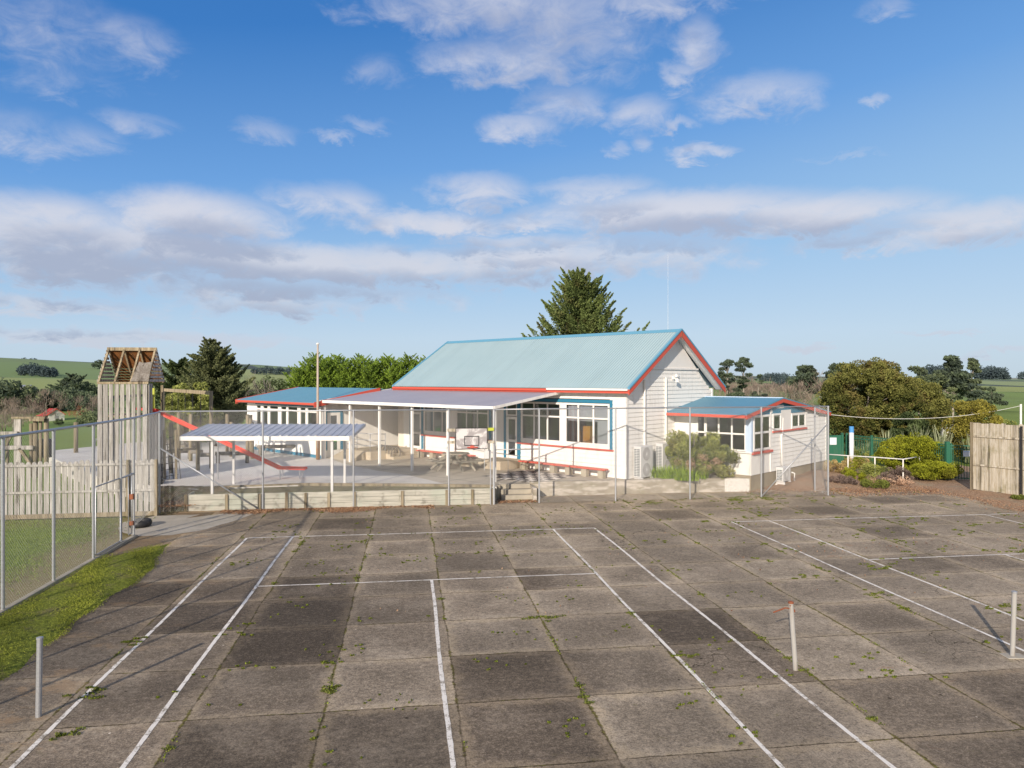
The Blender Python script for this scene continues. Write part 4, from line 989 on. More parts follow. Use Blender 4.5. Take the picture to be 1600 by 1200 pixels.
m = MB(); m.tube([(0.0,-.12,.12),(0.0,-.12,2.0)],.02,8); m.tube([(0,-.38,.12),(0,-.38,1.95),(0,-.12,1.98)],.018,8); m.tube([(0,-.38,.14),(0,-.12,.14)],.018,8); m.build('gate_frame', M['galv'], g2, smooth=True)
m = MB(); m.box(-.05,.05,-.17,-.04,.38,.50); m.box(-.05,.05,-.17,-.04,1.18,1.34); m.build('latch', M['rust'], g2, split=True)
# front fence, left part (in front of the playground)
ff = thing('chain_link_fence', 'tall chain link fence in front of the playground, from the corner post to the steps', 'fence', (*cw(-3.4,4.95),0), CYAW)
def FL(x,y): return (x+3.4, y-4.95)
for x in (-9.6,-5.95,-2.63,.98): post(ff, *FL(x,4.95), h=3.7)
post(ff, *FL(2.74,4.95), h=3.7, r=.05); post(ff, *FL(2.60,4.9), h=2.1, r=.025)
rail(ff, [(*FL(-9.6,4.95),3.70),(*FL(2.74,4.95),3.70)]); chain(ff, FL(-9.6,4.95), FL(2.74,4.95), .02, 3.68)
m = MB(); m.tube([(*FL(-9.55,4.9),2.35),(*FL(-6.1,4.9),.05)],.026,8); m.build('brace', M['galv'], ff, smooth=True)
# front fence, right part
fr = thing('chain_link_fence', 'tall chain link fence in front of the school gable and the corner annex', 'fence', (*cw(10,5.05),0), CYAW)
def RL(x,y): return (x-10, y-5.05)
for x in (4.55,7.66,10.78,13.86): post(fr, *RL(x,5.05), h=3.72)
post(fr, *RL(16.92,5.2), h=3.74, r=.04); post(fr, *RL(17.0,6.35), h=3.7)
rail(fr, [(*RL(2.74,4.97),3.70),(*RL(4.55,5.05),3.71),(*RL(16.92,5.2),3.74),(*RL(17.0,6.35),3.70)])
rail(fr, [(*RL(2.74,4.97),2.13),(*RL(4.55,5.05),2.13)], .024, 'mid_rail')
chain(fr, RL(4.55,5.05), RL(16.92,5.2), .02, 3.70); chain(fr, RL(2.74,4.97), RL(4.55,5.05), 2.13, 3.70); chain(fr, RL(16.92,5.2), RL(17.0,6.35), .02, 3.70)
m = MB(); m.tube([(*RL(13.9,5.1),.04),(*RL(16.9,5.22),3.0)],.026,8); m.build('brace', M['galv'], fr, smooth=True)
# basketball backboard hung on the fence
bk = thing('basketball_backboard', 'worn white basketball backboard with black target square, on the fence posts', 'basketball hoop', (*cw(1.85,4.85),2.1), CYAW)
z0, z1 = 2.18, 3.0
m = MB(); m.box(-.60,.60,-.03,0,2.20,2.98); m.build('board', M['backboard'], bk)
m = MB(); m.box(-.62,.62,-.04,.01,2.17,2.20); m.box(-.62,.62,-.04,.01,2.98,3.01); m.box(-.62,-.60,-.04,.01,2.20,2.98); m.box(.60,.62,-.04,.01,2.20,2.98); m.build('board_edge', M['black'], bk)
m = MB(); a,b,c_,d_ = -.28,.30,2.31,2.69
m.box(a,b,-.036,-.031,d_-.03,d_); m.box(a,b,-.036,-.031,c_,c_+.03); m.box(a,a+.03,-.036,-.031,c_+.03,d_-.03); m.box(b-.03,b,-.036,-.031,c_+.03,d_-.03); m.build('target_square', M['black'], bk)
m = MB(); m.tube([(.02+.21*math.cos(t),-.28+.21*math.sin(t),2.27) for t in [k*math.pi/8 for k in range(17)]],.014,6,caps=False); m.box(-.05,.09,-.09,-.041,2.22,2.32); m.build('hoop', M['red'], bk)
m = MB(); m.box(-.93,-.625,.0,.03,2.86,2.98); m.box(-.93,-.625,.0,.03,2.40,2.50); m.box(.625,.9,.0,.03,2.40,2.50); m.build('bracket', M['paling_stained'], bk, split=True)
m = MB(); m.box(.625,.88,.0,.03,2.88,3.0); m.build('bracket', M['lime'], bk)
# net posts
for i,(x,y,lx,lab) in enumerate(((-5.85,-11.93,.02,'galvanised net post standing at the left edge of the court'),(5.89,-11.87,-.08,'leaning net post with a rusty winder handle, mid right of the court'),(9.98,-11.85,.035,'pale net post on a square concrete pad at the far right'))):
    X,Y = cw(x,y); n_ = thing('net_post', lab, 'net post', (X,Y,0), 0, 'tennis net posts')
    m = MB(); m.tube([(0,0,0),(lx,0,1.13)],.040,12); m.build('post', M['galv' if i==0 else 'pale_post'] if i==0 or 'pale_post' in M else paint('pale_post',(.40,.385,.36),.6,.5,(.22,.15,.1)), n_, smooth=False)
    m = MB(); m.lathe([(.046,0),(.046,.03),(0,.045)],(lx,0,1.12),12); m.build('cap', M['galv' if i!=1 else 'rust'], n_)
    if i==1:
        m = MB(); m.tube([(lx,-.0,1.03),(lx-.10,-.02,1.05),(lx-.33,-.1,1.00)],.012,6); m.tube([(lx-.02,-.02,1.1),(lx+.06,0,.98)],.02,6); m.build('winder_handle', M['rust'], n_)
    if i==2: 
        m = MB(); m.box(-.16,.2 if i==2 else .14,-.14,.12,.002,.022); m.build('base_pad', M['pale_concrete'], n_, bevel=.01)

# ------------------------------------------------------------------ PALING FENCES
def paling_fence(t, L, h, pitch, w, rails, mat, posts, seed, z0=.14, rnd=True, front=1):
    m = MB(); g = random.Random(seed); x = 0
    while x < L - w:
        hh = h + g.uniform(-.03,.03); ww = w + g.uniform(-.012,.012); yy = g.uniform(-.004,.004)
        if rnd:
            v = [(x,yy,z0),(x+ww,yy,z0),(x+ww,yy,hh-.05),(x+ww*.72,yy,hh),(x+ww*.28,yy,hh),(x,yy,hh-.05)]
            m.add(v+[(a,b+.02,c) for a,b,c in v],[(0,1,2,3,4,5),(11,10,9,8,7,6)]+[(i,(i+1)%6+0,6+(i+1)%6,6+i) for i in range(6)])
        else: m.box(x,x+ww,yy,yy+.02,z0+g.uniform(-.02,.02),hh)
        x += pitch + g.uniform(-.008,.008)
    m.build('palings', M[mat], t)
    for z in rails:
        m = MB(); m.box(0,L,-.055*front if front>0 else .025,-.006 if front>0 else .075,z-.04,z+.04); m.build('rail', M[mat], t, bevel=.005)
    for p in posts:
        m = MB(); m.box(p-.05,p+.05,-.13,-.057,0,h+.02); m.build('post', M['timber'], t, bevel=.008)
p0, p1 = cw(-18.6,4.15), cw(-9.45,4.38); L = math.dist(p0,p1)
pf = thing('paling_fence', 'weathered grey paling fence behind the grass at the left', 'fence', (*p0,0), math.atan2(p1[1]-p0[1],p1[0]-p0[0]))
paling_fence(pf, L, 2.0, .193, .15, (.62+.3,1.86), 'paling', (L-1.0,L-.06), 4)
m = MB(); m.box(0,L,-.03,-.003,.0,.16); m.build('base_board', M['timber'], pf, bevel=.004)
p0, p1 = (20.05,31.75), (23.2,26.2); L = math.dist(p0,p1)
pf = thing('paling_fence', 'tall moss-stained paling fence at the right edge', 'fence', (*p0,0), math.atan2(p1[1]-p0[1],p1[0]-p0[0]))
paling_fence(pf, L, 3.0, .168, .155, (1.18,2.42), 'paling_stained', (.0,), 9, z0=.1, rnd=False)
m = MB(); m.box(1.95,2.0,-.16,-.06,0,2.95); m.build('post', M['dark_metal'], pf)
tp = thing('timber_post', 'round timber post standing alone in front of the paddock', 'post', (-25.7,43.0,0), 0)
m = MB(); m.tube([(0,0,-.1),(0,0,2.35)],.12,10); m.build('post', M['timber'], tp, smooth=True)

# ------------------------------------------------------------------ PLAYGROUND
ft = thing('play_fort', 'tall paling play tower with an open slatted A-frame roof', 'play tower', (-17.03,30.0,GZ), R(8))
g = random.Random(2)
m = MB(); W_ = 1.95
for k in range(9):
    x = k*.218; m.box(x+g.uniform(-.01,.01),x+.155+g.uniform(-.015,.02),-.03,0,GZ,4.72+g.uniform(0,.06))
m.build('front_palings', M['fort_wood'], ft)
m = MB()
for k in range(7): m.box(W_,W_+.025,.05+k*.28,.05+k*.28+.24,GZ,3.45)
for k,(hh) in enumerate((4.7,4.7)): m.box(W_,W_+.025,.03+k*.25,.19+k*.25,3.45,hh)
m.build('side_palings', M['fort_wood'], ft)
m = MB(); m.box(-.025,0,0,1.95,GZ,3.2); m.build('side_panel', M['fort_wood'], ft)
for (x,y) in ((.05,.07),(W_-.05,.07),(.05,1.9),(W_-.05,1.9)):
    m = MB(); m.box(x-.05,x+.05,y-.05,y+.05,GZ,4.62); m.build('post', M['timber'], ft)
m = MB(); m.box(W_-.22,W_-.1,.5,.62,3.4,4.55); m.box(W_-.3,W_-.18,1.3,1.42,3.4,4.5); m.build('painted_post', M['lime'], ft, split=True)
m = MB(); m.box(0,W_,0,1.95,3.32,3.40); m.build('deck', M['timber'], ft)
rf = MB(); ry, rz, ze = 1.0, 6.15, 4.75
for k in range(4):
    x = .04+k*(W_-.08)/3; rf.bar((x,-.02,ze),(x,ry,rz),.07,.09)
    rf.bar((x,2.0,ze),(x,ry,rz),.06,.09)
rf.bar((-.02,ry,rz+.02),(W_+.02,ry,rz+.02),.07,.14); rf.bar((-.02,-.03,ze-.02),(W_+.02,-.03,ze-.02),.05,.08)
rfo = rf.build('rafters', M['rafter_wood'], ft)
m = MB()
for k in range(12):
    t = (k+.5)/12; y = 2.05+(ry-2.05)*t; z = ze+(rz-ze)*t; w = .11 if k < 6 else .155
    m.bar((-.02,y+.04,z),(W_+.02,y+.04,z),.02,w,up=(0,ry-2.05,rz-ze))
m.build('roof_boards', M['brown_wood'], rfo)
m = MB()
for x in (W_+.03,-.05):
    m = MB()
    for k in range(9):
        t = (k+.5)/9; z = ze+(rz-ze)*t; m.box(x-.012,x+.012,ry*t+.02,2.0-(2.0-ry)*t-.02,z-.05,z+.055)
    m.build('gable_slats', M['fort_wood'], ft)
m = MB(); n_ = Vector((0,-(rz-ze),ry)).normalized()*.05
c4 = [Vector((1.28,0,ze)),Vector((1.98,0,ze)),Vector((1.93,.60,ze+.83)),Vector((1.60,.58,ze+.78)),Vector((1.42,.60,ze+.84))]
m.add([v+n_ for v in c4]+[v+n_*1.5 for v in c4],[(0,1,2,3,4),(9,8,7,6,5)]+[(i,(i+1)%5,5+(i+1)%5,5+i) for i in range(5)]); m.build('plywood_sheet', M['plywood'] if 'plywood' in M else (wood_mat('plywood',(.30,.27,.24),(.2,.17,.14)) or M['plywood']), ft)
# slide
sd = thing('slide', 'long red metal slide running down from the play tower', 'slide', (-10.1,31.8,GZ), 0)
A_, B_, C_ = Vector((-5.15,-.65,3.52)), Vector((-.02,0,.98)), Vector((1.12,.03,.95)); A0_ = Vector((-5.9,-.7,3.60))
m = MB()
pts = [A0_,A_,B_,C_]
for (p,q_) in zip(pts,pts[1:]):
    m.bar(p,q_,.36,.02)
    for s_ in (-.19,.19): m.bar(p+Vector((0,s_,.045)),q_+Vector((0,s_,.045)),.028,.10)
m.build('chute', M['slide_red'], sd)
m = MB()
for x,z,y in ((.05,.95,0),(.9,.93,.03)):
    for s_ in (-.2,.2): m.tube([(x,y+s_,GZ),(x,y+s_,z)],.022,6)
m.tube([(-2.6,-.3,GZ),(-2.6,-.3,2.2)],.03,6); m.build('leg', M['galv'], sd, split=True)
# hanging stepping blocks
hs = thing('hanging_step_walk', 'high timber beam with stepping blocks hung on ropes beside the slide', 'play equipment', (-14.6,35.4,GZ), 0)
A_, B_ = Vector((0,0,4.22)), Vector((-7.3,10.4,4.22)); m = MB(); m.bar(A_,B_,.14,.18); m.build('beam', M['rafter_wood'], hs)
for t,h in ((0,4.3),(1,4.3)):
    p = A_.lerp(B_,t); m = MB(); m.tube([(p.x,p.y,GZ),(p.x,p.y,h)],.085,10); m.build('post', M['timber'], hs, smooth=True)
for k in range(6):
    p = A_.lerp(B_,.10+.15*k); m = MB()
    d = (B_-A_).normalized(); sd_ = Vector((-d.y,d.x,0))
    m.box(p.x-.28,p.x+.28,p.y-.16,p.y+.16,1.02,1.2); o_ = m.build('step_block', M['trunk'], hs, bevel=.02)
    r_ = MB(); r_.tube([(p.x-.22,p.y,4.15),(p.x-.24,p.y,1.2)],.012,4); r_.tube([(p.x+.22,p.y,4.15),(p.x+.24,p.y,1.2)],.012,4); r_.build('rope', M['black'], o_)
# rope net by the tower
rn = thing('climbing_net', 'black rope climbing net between dark posts under the slide', 'climbing net', (-14.9,31.6,GZ), 0)
m = MB(); 
for x in (-.15,.35): m.tube([(x,0,GZ),(x,0,2.7)],.06,8)
m.build('post', M['timber'], rn, split=True)
m = MB()
for k in range(7): m.tube([(-.5+.05*k,.1,GZ+.05+.28*k),(.45,.0,GZ+.2+.28*k)],.016,4); m.tube([(-.45+.16*k,.1,GZ),(-.45+.13*k,.02,2.4)],.016,4)
m.build('net', M['black'], rn)
m = MB()
# tyres
def tyre(name, label, loc, rx=0, ry=0, R_=.30, r_=.11, z=None):
    t = MB(); n1,n2=20,8; vs=[]
    for i in range(n1):
        a=2*math.pi*i/n1
        for j in range(n2):
            b=2*math.pi*j/n2; rr=R_+r_*math.cos(b)*.8; vs.append((rr*math.cos(a),rr*math.sin(a),r_*math.sin(b)*1.1))
    t.add(vs,[(i*n2+j,((i+1)%n1)*n2+j,((i+1)%n1)*n2+(j+1)%n2,i*n2+(j+1)%n2) for i in range(n1) for j in range(n2)])
    o = t.build(name, M['black'], smooth=True); o.location = loc; o.rotation_euler=(rx,ry,0); return tag(o,label,'tyre')
tyre('tyre','old black tyre lying on the path by the gate',(*cw(-9.35,2.3),.12),R(4),R(-3),.27,.11)
tyre('tyre','black tyre lying flat beside the climbing net',(-14.75,30.1,GZ+.13))
# balance beams and climbing frames behind the slide
def balance_beam(x,y,dx,dy,h,lab):
    t = thing('balance_beam', lab, 'play equipment', (x,y,GZ), 0, 'low timber balance beams'); m = MB(); m.tube([(-dx,-dy,GZ+h),(dx,dy,GZ+h)],.10,8); m.build('log', M['trunk'], t, smooth=True)
    for s_ in (-.85,.85):
        m = MB(); m.tube([(dx*s_,dy*s_,GZ),(dx*s_,dy*s_,GZ+h+.05)],.10,8); m.build('leg', M['trunk'], t, smooth=True)
balance_beam(-18.3,39.5,.9,.2,.42,'low timber balance beam behind the hanging stepping blocks'); balance_beam(-14.4,37.6,.85,.1,.5,'dark timber balance beam left of the slide foot'); balance_beam(-13.2,41.5,1.2,.3,.5,'far timber balance beam in front of the classroom wing')
def frame_posts(lab, pts, bars, name='climbing_posts'):
    x0,y0 = pts[0][0],pts[0][1]; t = thing(name, lab, 'climbing frame', (x0,y0,GZ), 0)
    for (x,y,h) in pts:
        m = MB(); m.tube([(x-x0,y-y0,GZ),(x-x0,y-y0,h)],.095,9); m.build('post', M['timber'], t, smooth=True)
    for (i,j,z) in bars:
        a,b = pts[i],pts[j]; m = MB(); m.tube([(a[0]-x0,a[1]-y0,z),(b[0]-x0,b[1]-y0,z)],.05,7); m.build('crossbar', M['timber'], t, smooth=True)
frame_posts('grey timber posts joined by rails between slide and classroom wing', [(-16.2,41.5,2.9),(-15.7,40.8,2.5),(-14.9,41.6,2.85),(-14.5,40.0,2.95),(-14.1,39.6,2.55)], [(0,1,2.2),(1,4,2.3),(2,3,2.3),(0,2,1.5)])
frame_posts('pale timber posts with low bars below the top of the slide', [(-17.9,39.2,3.1),(-17.0,38.6,3.05),(-15.7,33.6,2.9),(-14.9,34.6,2.3)], [(0,1,2.5),(2,3,1.6),(0,2,2.75)])
pt = thing('play_platform', 'timber climbing platform with panels and a dark mesh box, left of the tower', 'play platform', (-22.6,32,GZ), 0)
def px_x(u,Y=32): return (u-800)/1140*Y+22.6
def zz(v,Y=32): return EYE-(v-592.5)*Y/1140
m = MB(); m.box(px_x(22),px_x(33),-.02,.03,GZ,zz(655)); m.build('wide_panel', M['fort_wood'], pt)
for u,v in ((8,676),(27.5,676),(45,662),(52,654),(60,654),(69,654)):
    m = MB(); x=px_x(u); m.tube([(x,.15,GZ),(x,.15,zz(v))],.10 if u in (52,69) else .07,9); m.build('post', M['timber'], pt, smooth=True)
m = MB(); m.box(px_x(20),px_x(72),-.1,.05,zz(654),zz(651)); m.box(px_x(48),px_x(71),-.12,-.03,zz(658),zz(654)); m.build('top_beam', M['timber'], pt)
m = MB(); m.box(px_x(-60),px_x(30),-.14,-.05,zz(679),zz(674)); m.box(px_x(-60),px_x(54),-.14,-.05,zz(702),zz(696)); m.build('plank', M['fort_wood'], pt, split=True)
m = MB(); m.bar((px_x(2),-.1,zz(718)),(px_x(20),-.1,zz(680)),.07,.07); m.bar((px_x(33),-.1,zz(700)),(px_x(48),-.1,zz(722)),.08,.12); m.build('diagonal_brace', M['timber'], pt, split=True)
m = MB(); m.box(px_x(55),px_x(71),.2,.6,zz(716),zz(687)); m.build('mesh_box', M['dark_metal'], pt)
gr_ = MB(); gr_.tube([(0,0,0),(.05,0,1.0),(.25,0,1.25),(.45,0,1.3)],.025,6); o = gr_.build('grab_rail', M['galv'], smooth=True); o.location=(-22.6,39.5,GZ); tag(o,'thin bent metal grab rail left of the play tower','grab rail')

# shade shelter
sh = thing('shade_shelter', 'low shelter with ribbed grey-blue roof and white gutter in front of the slide', 'shelter', (-9.2,28.8,.3), 0)
x0, x1, yf, yb, zf, zb = -3.35, 3.1, -1.05, 1.45, 2.72, 3.02
m = MB(); prof_=[]; x = x0
while x < x1-.01:
    prof_ += [(x,0),(x+.17,0),(x+.195,.028),(x+.245,.028),(x+.27,0)]; x += .27
for k,(a,h) in enumerate(prof_): m.v += [(a,yf,zf+h),(a-.05+.32*0,yb,zb+h)]
m.f = [(2*i,2*i+2,2*i+3,2*i+1) for i in range(len(prof_)-1)]
m.v = [(a,b,c) for a,b,c in m.v]; m.build('roof', M['roof_shelter'], sh)
m = MB(); m.box(x0-.05,x1-.05,yf-.12,yf,zf-.17,zf+.0); m.build('gutter', M['white'], sh, bevel=.012)
m = MB(); m.bar((x1+.02,yf,zf-.03),(x1+.02,yb,zb-.03),.03,.12); m.bar((x0-.02,yf,zf-.03),(x0-.02,yb,zb-.03),.03,.12); m.build('end_trim', M['roof_shelter'], sh, split=True)
for (x,y,zt,b) in ((-2.22,-1.0,2.6,.1),(2.35,-1.02,2.6,-.1),(-2.28,1.3,2.9,GZ-.1),(2.30,1.3,2.9,GZ-.1)):
    m = MB(); m.box(x-.045,x+.045,y-.04,y+.04,b,zt); m.build('post', M['hp_white'], sh)
m = MB(); m.box(-2.3,2.4,-.06,.04,2.7,2.82); m.bar((-2.22,-1,2.55),(-2.22,1.3,2.82),.06,.1); m.bar((2.35,-1,2.55),(2.3,1.3,2.82),.06,.1); m.build('beam', M['hp_white'], sh)
# flagpole
fp = thing('flagpole', 'tall weathered timber flagpole at the corner of the classroom wing', 'flagpole', (-10.45,39.3,GZ), 0)
m = MB(); m.tube([(0,0,GZ),(0,0,2.1)],.115,12); m.build('base_post', M['brown_wood'] if False else M['pole_wood'], fp, smooth=True)
m = MB(); m.tube([(.0,-.05,1.2),(0,-.05,4.0),(0,-.05,6.75)],[.075,.065,.05],12); m.build('mast', M['pole_pale'] if 'pole_pale' in M else (wood_mat('pole_pale',(.66,.56,.48),(.52,.42,.34),0) or M['pole_pale']), fp, smooth=True)
m = MB(); m.lathe([(0,0),(.09,0),(.10,.06),(.0,.11)],(0,-.05,6.75),10); m.build('cap', M['white'], fp)

# ------------------------------------------------------------------ PATIO FURNITURE
def bench(x0,x1,y,n,lab,z=.42):
    t = thing('bench', lab, 'bench', (*bw((x0+x1)/2,y),GZ), -TH, 'long red benches along the school wall'); h=(x1-x0)/2
    m = MB(); m.box(-h,h,-.17,.17,GZ+z-.06,GZ+z); m.build('seat', M['bench_red'], t, bevel=.01)
    for k in range(n):
        x = -h+.25+(2*h-.5)*k/(n-1); m = MB(); m.box(x-.14,x+.14,-.12,.12,GZ,GZ+z-.062); m.build('support', M['block'], t, bevel=.01)
bench(-5.85,-.75,-.42,6,'long red bench on block supports, behind the chessboard'); bench(-13.6,-9.1,-.45,5,'long red bench on block supports, behind the picnic table')
pc = thing('picnic_table', 'weathered grey octagonal picnic table with attached benches on the patio', 'picnic table', (-2.7,35.2,GZ), R(12))
m = MB(); m.prism([(.68*math.cos(k*math.pi/4+.39),.68*math.sin(k*math.pi/4+.39)) for k in range(8)],GZ+.72,GZ+.77); m.build('table_top', M['table_wood'], pc, bevel=.006)
for k in range(4):
    a=k*math.pi/2+.39; m = MB(); c=Vector((math.cos(a)*1.08,math.sin(a)*1.08,GZ+.44)); s_=Vector((-math.sin(a),math.cos(a),0))*.72; m.bar(c-s_,c+s_,.30,.045); m.build('seat', M['table_wood'], pc, bevel=.005)
for k in range(4):
    a=k*math.pi/2+.39; e=Vector((math.cos(a),math.sin(a),0)); s_=Vector((-e.y,e.x,0)); m=MB()
    for q in (-.35,.35):
        m.bar(e*.35+s_*q*.6+Vector((0,0,GZ+.70)),e*1.25+s_*q+Vector((0,0,GZ+.0)),.04,.09); m.bar(e*.1+s_*q+Vector((0,0,GZ+.40)),e*1.2+s_*q+Vector((0,0,GZ+.40)),.04,.09)
    m.build('leg_frame', M['table_wood'], pc)
dl = thing('door_landing', 'concrete landing with sloping ramp outside the right-hand door', 'landing', (*bw(-7,-.8),GZ), -TH)
m = MB(); m.box(-.75,.85,-.7,.78,GZ-.02,.97); m.build('landing', M['concrete'], dl, bevel=.015)
m = MB(); m.add([(-.76,-.7,GZ),(-.76,.78,GZ),(-2.2,.78,GZ),(-2.2,-.7,GZ),(-.76,-.7,.96),(-.76,.78,.96)],[(0,1,2,3),(4,5,2,3),(0,4,3),(1,2,5),(0,1,5,4)]); m.build('ramp', M['concrete'], dl)
bs = thing('bicycle_rack', 'grey looped bicycle rack beside the far door', 'bicycle rack', (*bw(-14.3,-1.9),GZ), -TH)
m = MB()
for k in range(6): m.tube([(-.7+.26*k,.3*math.cos(t),GZ+.34+.34*math.sin(t)) for t in [j*math.pi/6 for j in range(13)]],.035,6,caps=False)
m.tube([(-.8,0,GZ+.06),(.75,0,GZ+.06)],.03,6); m.build('loops', M['black' if False else 'trunk'], bs, smooth=True)
bx_ = MB(); bx_.box(-.09,.09,-.06,.06,-.16,.16); o=bx_.build('meter_box', M['hp_white'], bevel=.01); o.location=(*cw(2.45,4.93),1.95); o.rotation_euler=(0,0,CYAW); tag(o,'small grey box fixed to the thick fence post by the steps','box')
ph = thing('pipe_handrail', 'thin white pipe handrail standing in front of the door and bench', 'handrail', (*bw(-6.6,-2.0),GZ), -TH)
m = MB(); m.tube([(-.1,0,GZ),(-.1,0,1.75)],.02,6); m.tube([(-1.2,.3,1.45),(2.4,-.3,1.45)],.018,6); m.tube([(1.6,-.15,GZ),(1.6,-.15,1.45),(2.1,-.2,1.9)],.018,6); m.build('rail', M['galv'], ph)
# heat pumps
def heat_pump(lab, x, y, lx, ly, z0, z1, fans, base):
    t = thing('heat_pump', lab, 'heat pump', (*bw(x,y),z0), -TH)
    m = MB(); m.box(0,lx,0,ly,z0,z1); m.build('casing', M['hp_white'], t, bevel=.02)
    m = MB(); n=int((z1-z0-.16)/.07)
    for k in range(n):
        z=z0+.08+k*.07; m.box(.05,lx*.42,-.012,-.002,z,z+.035); m.box(lx*.50,lx*.88,-.012,-.002,z,z+.035)
    m.build('side_grille', M['grille'], t)
    for f in range(fans):
        cz=z0+(z1-z0)*(f+.5)/fans; cy=ly*.46; rr=min(ly*.40,(z1-z0)/fans*.42); m=MB()
        for q in range(1,5):
            r0=rr*q/4; m.tube([(lx+.018,cy+r0*math.cos(a),cz+r0*math.sin(a)) for a in [j*math.pi/10 for j in range(21)]],.005,4,caps=False)
        for j in range(8): a=j*math.pi/8; m.tube([(lx+.018,cy-rr*math.cos(a),cz-rr*math.sin(a)),(lx+.018,cy+rr*math.cos(a),cz+rr*math.sin(a))],.004,4)
        m.lathe([(.0,.0),(.05,.0)],(0,0,0),8) if False else None
        fg_ = m.build('fan_guard', M['hp_white'], t)
        m=MB(); m.v=[]; o=[(lx+.006,cy+rr*math.cos(a),cz+rr*math.sin(a)) for a in [j*math.pi/12 for j in range(24)]]; m.add(o,[tuple(range(24))]); m.build('fan_recess', M['fan_grey'] if 'fan_grey' in M else paint('fan_grey',(.36,.345,.345),.6,.3), fg_)
    m = MB()
    for yy in (.08,ly-.12): m.box(-.02,lx+.04,yy,yy+.07,base,z0-.001)
    m.build('foot', M['hp_white'], t, split=True)
heat_pump('tall two-fan heat pump nearest the corner of the school', .08,.42,.38,.95,GZ+.06,1.98,2,GZ)
heat_pump('tall two-fan heat pump half hidden behind the bush', .08,2.15,.38,.95,GZ+.06,2.0,2,GZ)
heat_pump('small single-fan heat pump low on the annex foundation', 3.86,6.25,.33,.85,.22,.88,1,.05)
m = MB(); m.tube([(0,0,.12),(.2,.1,.02),(.5,.5,.02),(.9,.6,.05)],.035,6); m.tube([(.35,.95,.6),(.42,1.1,.55),(.42,1.1,.12)],.035,6); o=m.build('drain_pipe', M['white'], smooth=True); o.location=(*bw(3.9,6.1),.0); o.rotation_euler=(0,0,-TH); tag(o,'white drain pipe lying under the small heat pump','pipe')
# ------------------------------------------------------------------ RIGHT SIDE: green fence, rail, garden
def UX(u, Y): return (u-800)/1140*Y
def VZ(v, Y): return EYE-(v-592.5)*Y/1140
gf = thing('green_steel_fence', 'dark green steel picket fence behind the garden shrubs', 'fence', (18.9,41.2,0), 0)
def picket_run(parent, a, b, z0, z1, sp, nm='pickets', mat='fence_green'):
    a,b = Vector((*a,0)),Vector((*b,0)); L=(b-a).length; m=MB(); k=int(L/sp)
    for i in range(k+1):
        p=a.lerp(b,i/k); m.box(p.x-.011,p.x+.011,p.y-.011,p.y+.011,z0,z1)
    m.build(nm, M[mat], parent); m=MB()
    for z in (z0+.06,z1-.16,z1): m.bar((*a.xy,z),(*b.xy,z),.04,.045)
    m.build('rails', M[mat], parent)
off = Vector((18.9,41.2))
pA,pB,pC = (0,0),(20.85-18.9,34.95-41.2),(-1.15,.1)
picket_run(gf, pA, pB, .1, 1.75, .12)
for t in (0,.28,.62,1):
    p = Vector(pA).lerp(Vector(pB),t); m=MB(); m.box(p.x-.05,p.x+.05,p.y-.05,p.y+.05,0,1.85); m.build('post', M['fence_green'], gf)
pn = thing('green_gate_panel', 'solid green gate panel with a white notice, beside the annex', 'gate', (17.75,41.3,0), 0)
m=MB(); m.box(-1.2,.95,-.02,.02,.08,1.72); m.build('sheet', M['fence_green'], pn); m=MB(); m.box(.88,1.0,-.06,.06,0,1.85); m.box(-.02,.05,-.04,.04,.1,1.8); m.build('frame', M['fence_green'], pn)
m=MB(); m.box(.22,.60,-.05,-.03,1.18,1.58); sg=m.build('notice', M['sign_white'], pn); 
gg = thing('green_pedestrian_gate', 'green barred gate with a pale notice, left of the tall paling fence', 'gate', (20.85,34.95,0), 0)
picket_run(gg, (.12,-.05), (1.35,-.62), .12, 1.72, .11, 'bars')
m=MB(); m.box(-.09,.09,-.09,.09,0,1.9); m.box(.13,.19,-.08,-.02,0,1.82); m.build('post', M['fence_green'], gg)
m=MB(); m.box(.52,.88,-.40,-.38,1.22,1.50); m.build('notice', M['sign_white'], gg); m=MB(); m.box(.54,.86,-.405,-.402,1.43,1.48); m.build('notice_band', M['pale_blue'], gg)
bp = thing('blue_topped_post', 'thick white post with a blue top behind the white pipe rail', 'post', (UX(1330.5,39.5),39.5,.1), 0)
m=MB(); m.tube([(0,0,.05),(0,0,2.0)],.115,12); m.build('post', M['sign_white'], bp, smooth=True); m=MB(); m.tube([(0,0,2.0),(0,0,2.33)],.118,12); m.build('blue_top', M['cap_blue'], bp)
pr_ = thing('white_pipe_rail', 'low white pipe handrail running through the garden', 'handrail', (UX(1325,36),36,.1), 0)
ox,oy = UX(1325,36),36
pts=[(UX(1296,36.5),36.5,1.12),(UX(1325,36),36,1.11),(UX(1367,35.2),35.2,1.12),(UX(1411,34.3),34.3,1.12),(UX(1436,35.4),35.4,1.13)]
pts=[(a-ox,b-oy,c) for a,b,c in pts]; m=MB(); m.tube(pts,.026,8); m.build('rail', M['hp_white'], pr_, smooth=True)
for p in pts[1:]:
    m=MB(); m.tube([(p[0],p[1],0),p],.03,8); m.build('post', M['white'], pr_)
wt = thing('white_tank', 'small white tank on legs beyond the green gate', 'tank', (UX(1486,56),56,-.1), 0)
m=MB(); m.tube([(-.72,0,.75),(-.6,0,.75),(.6,0,.75),(.72,0,.75)],[.3,.45,.45,.3],14); m.build('tank', M['house_white'], wt, smooth=True); m=MB(); m.box(-.5,.62,-.3,.3,-.1,.25); m.build('frame', M['black'], wt); m=MB(); m.box(.0,.16,-.48,-.40,.62,.92); m.build('hatch', M['black'], wt)
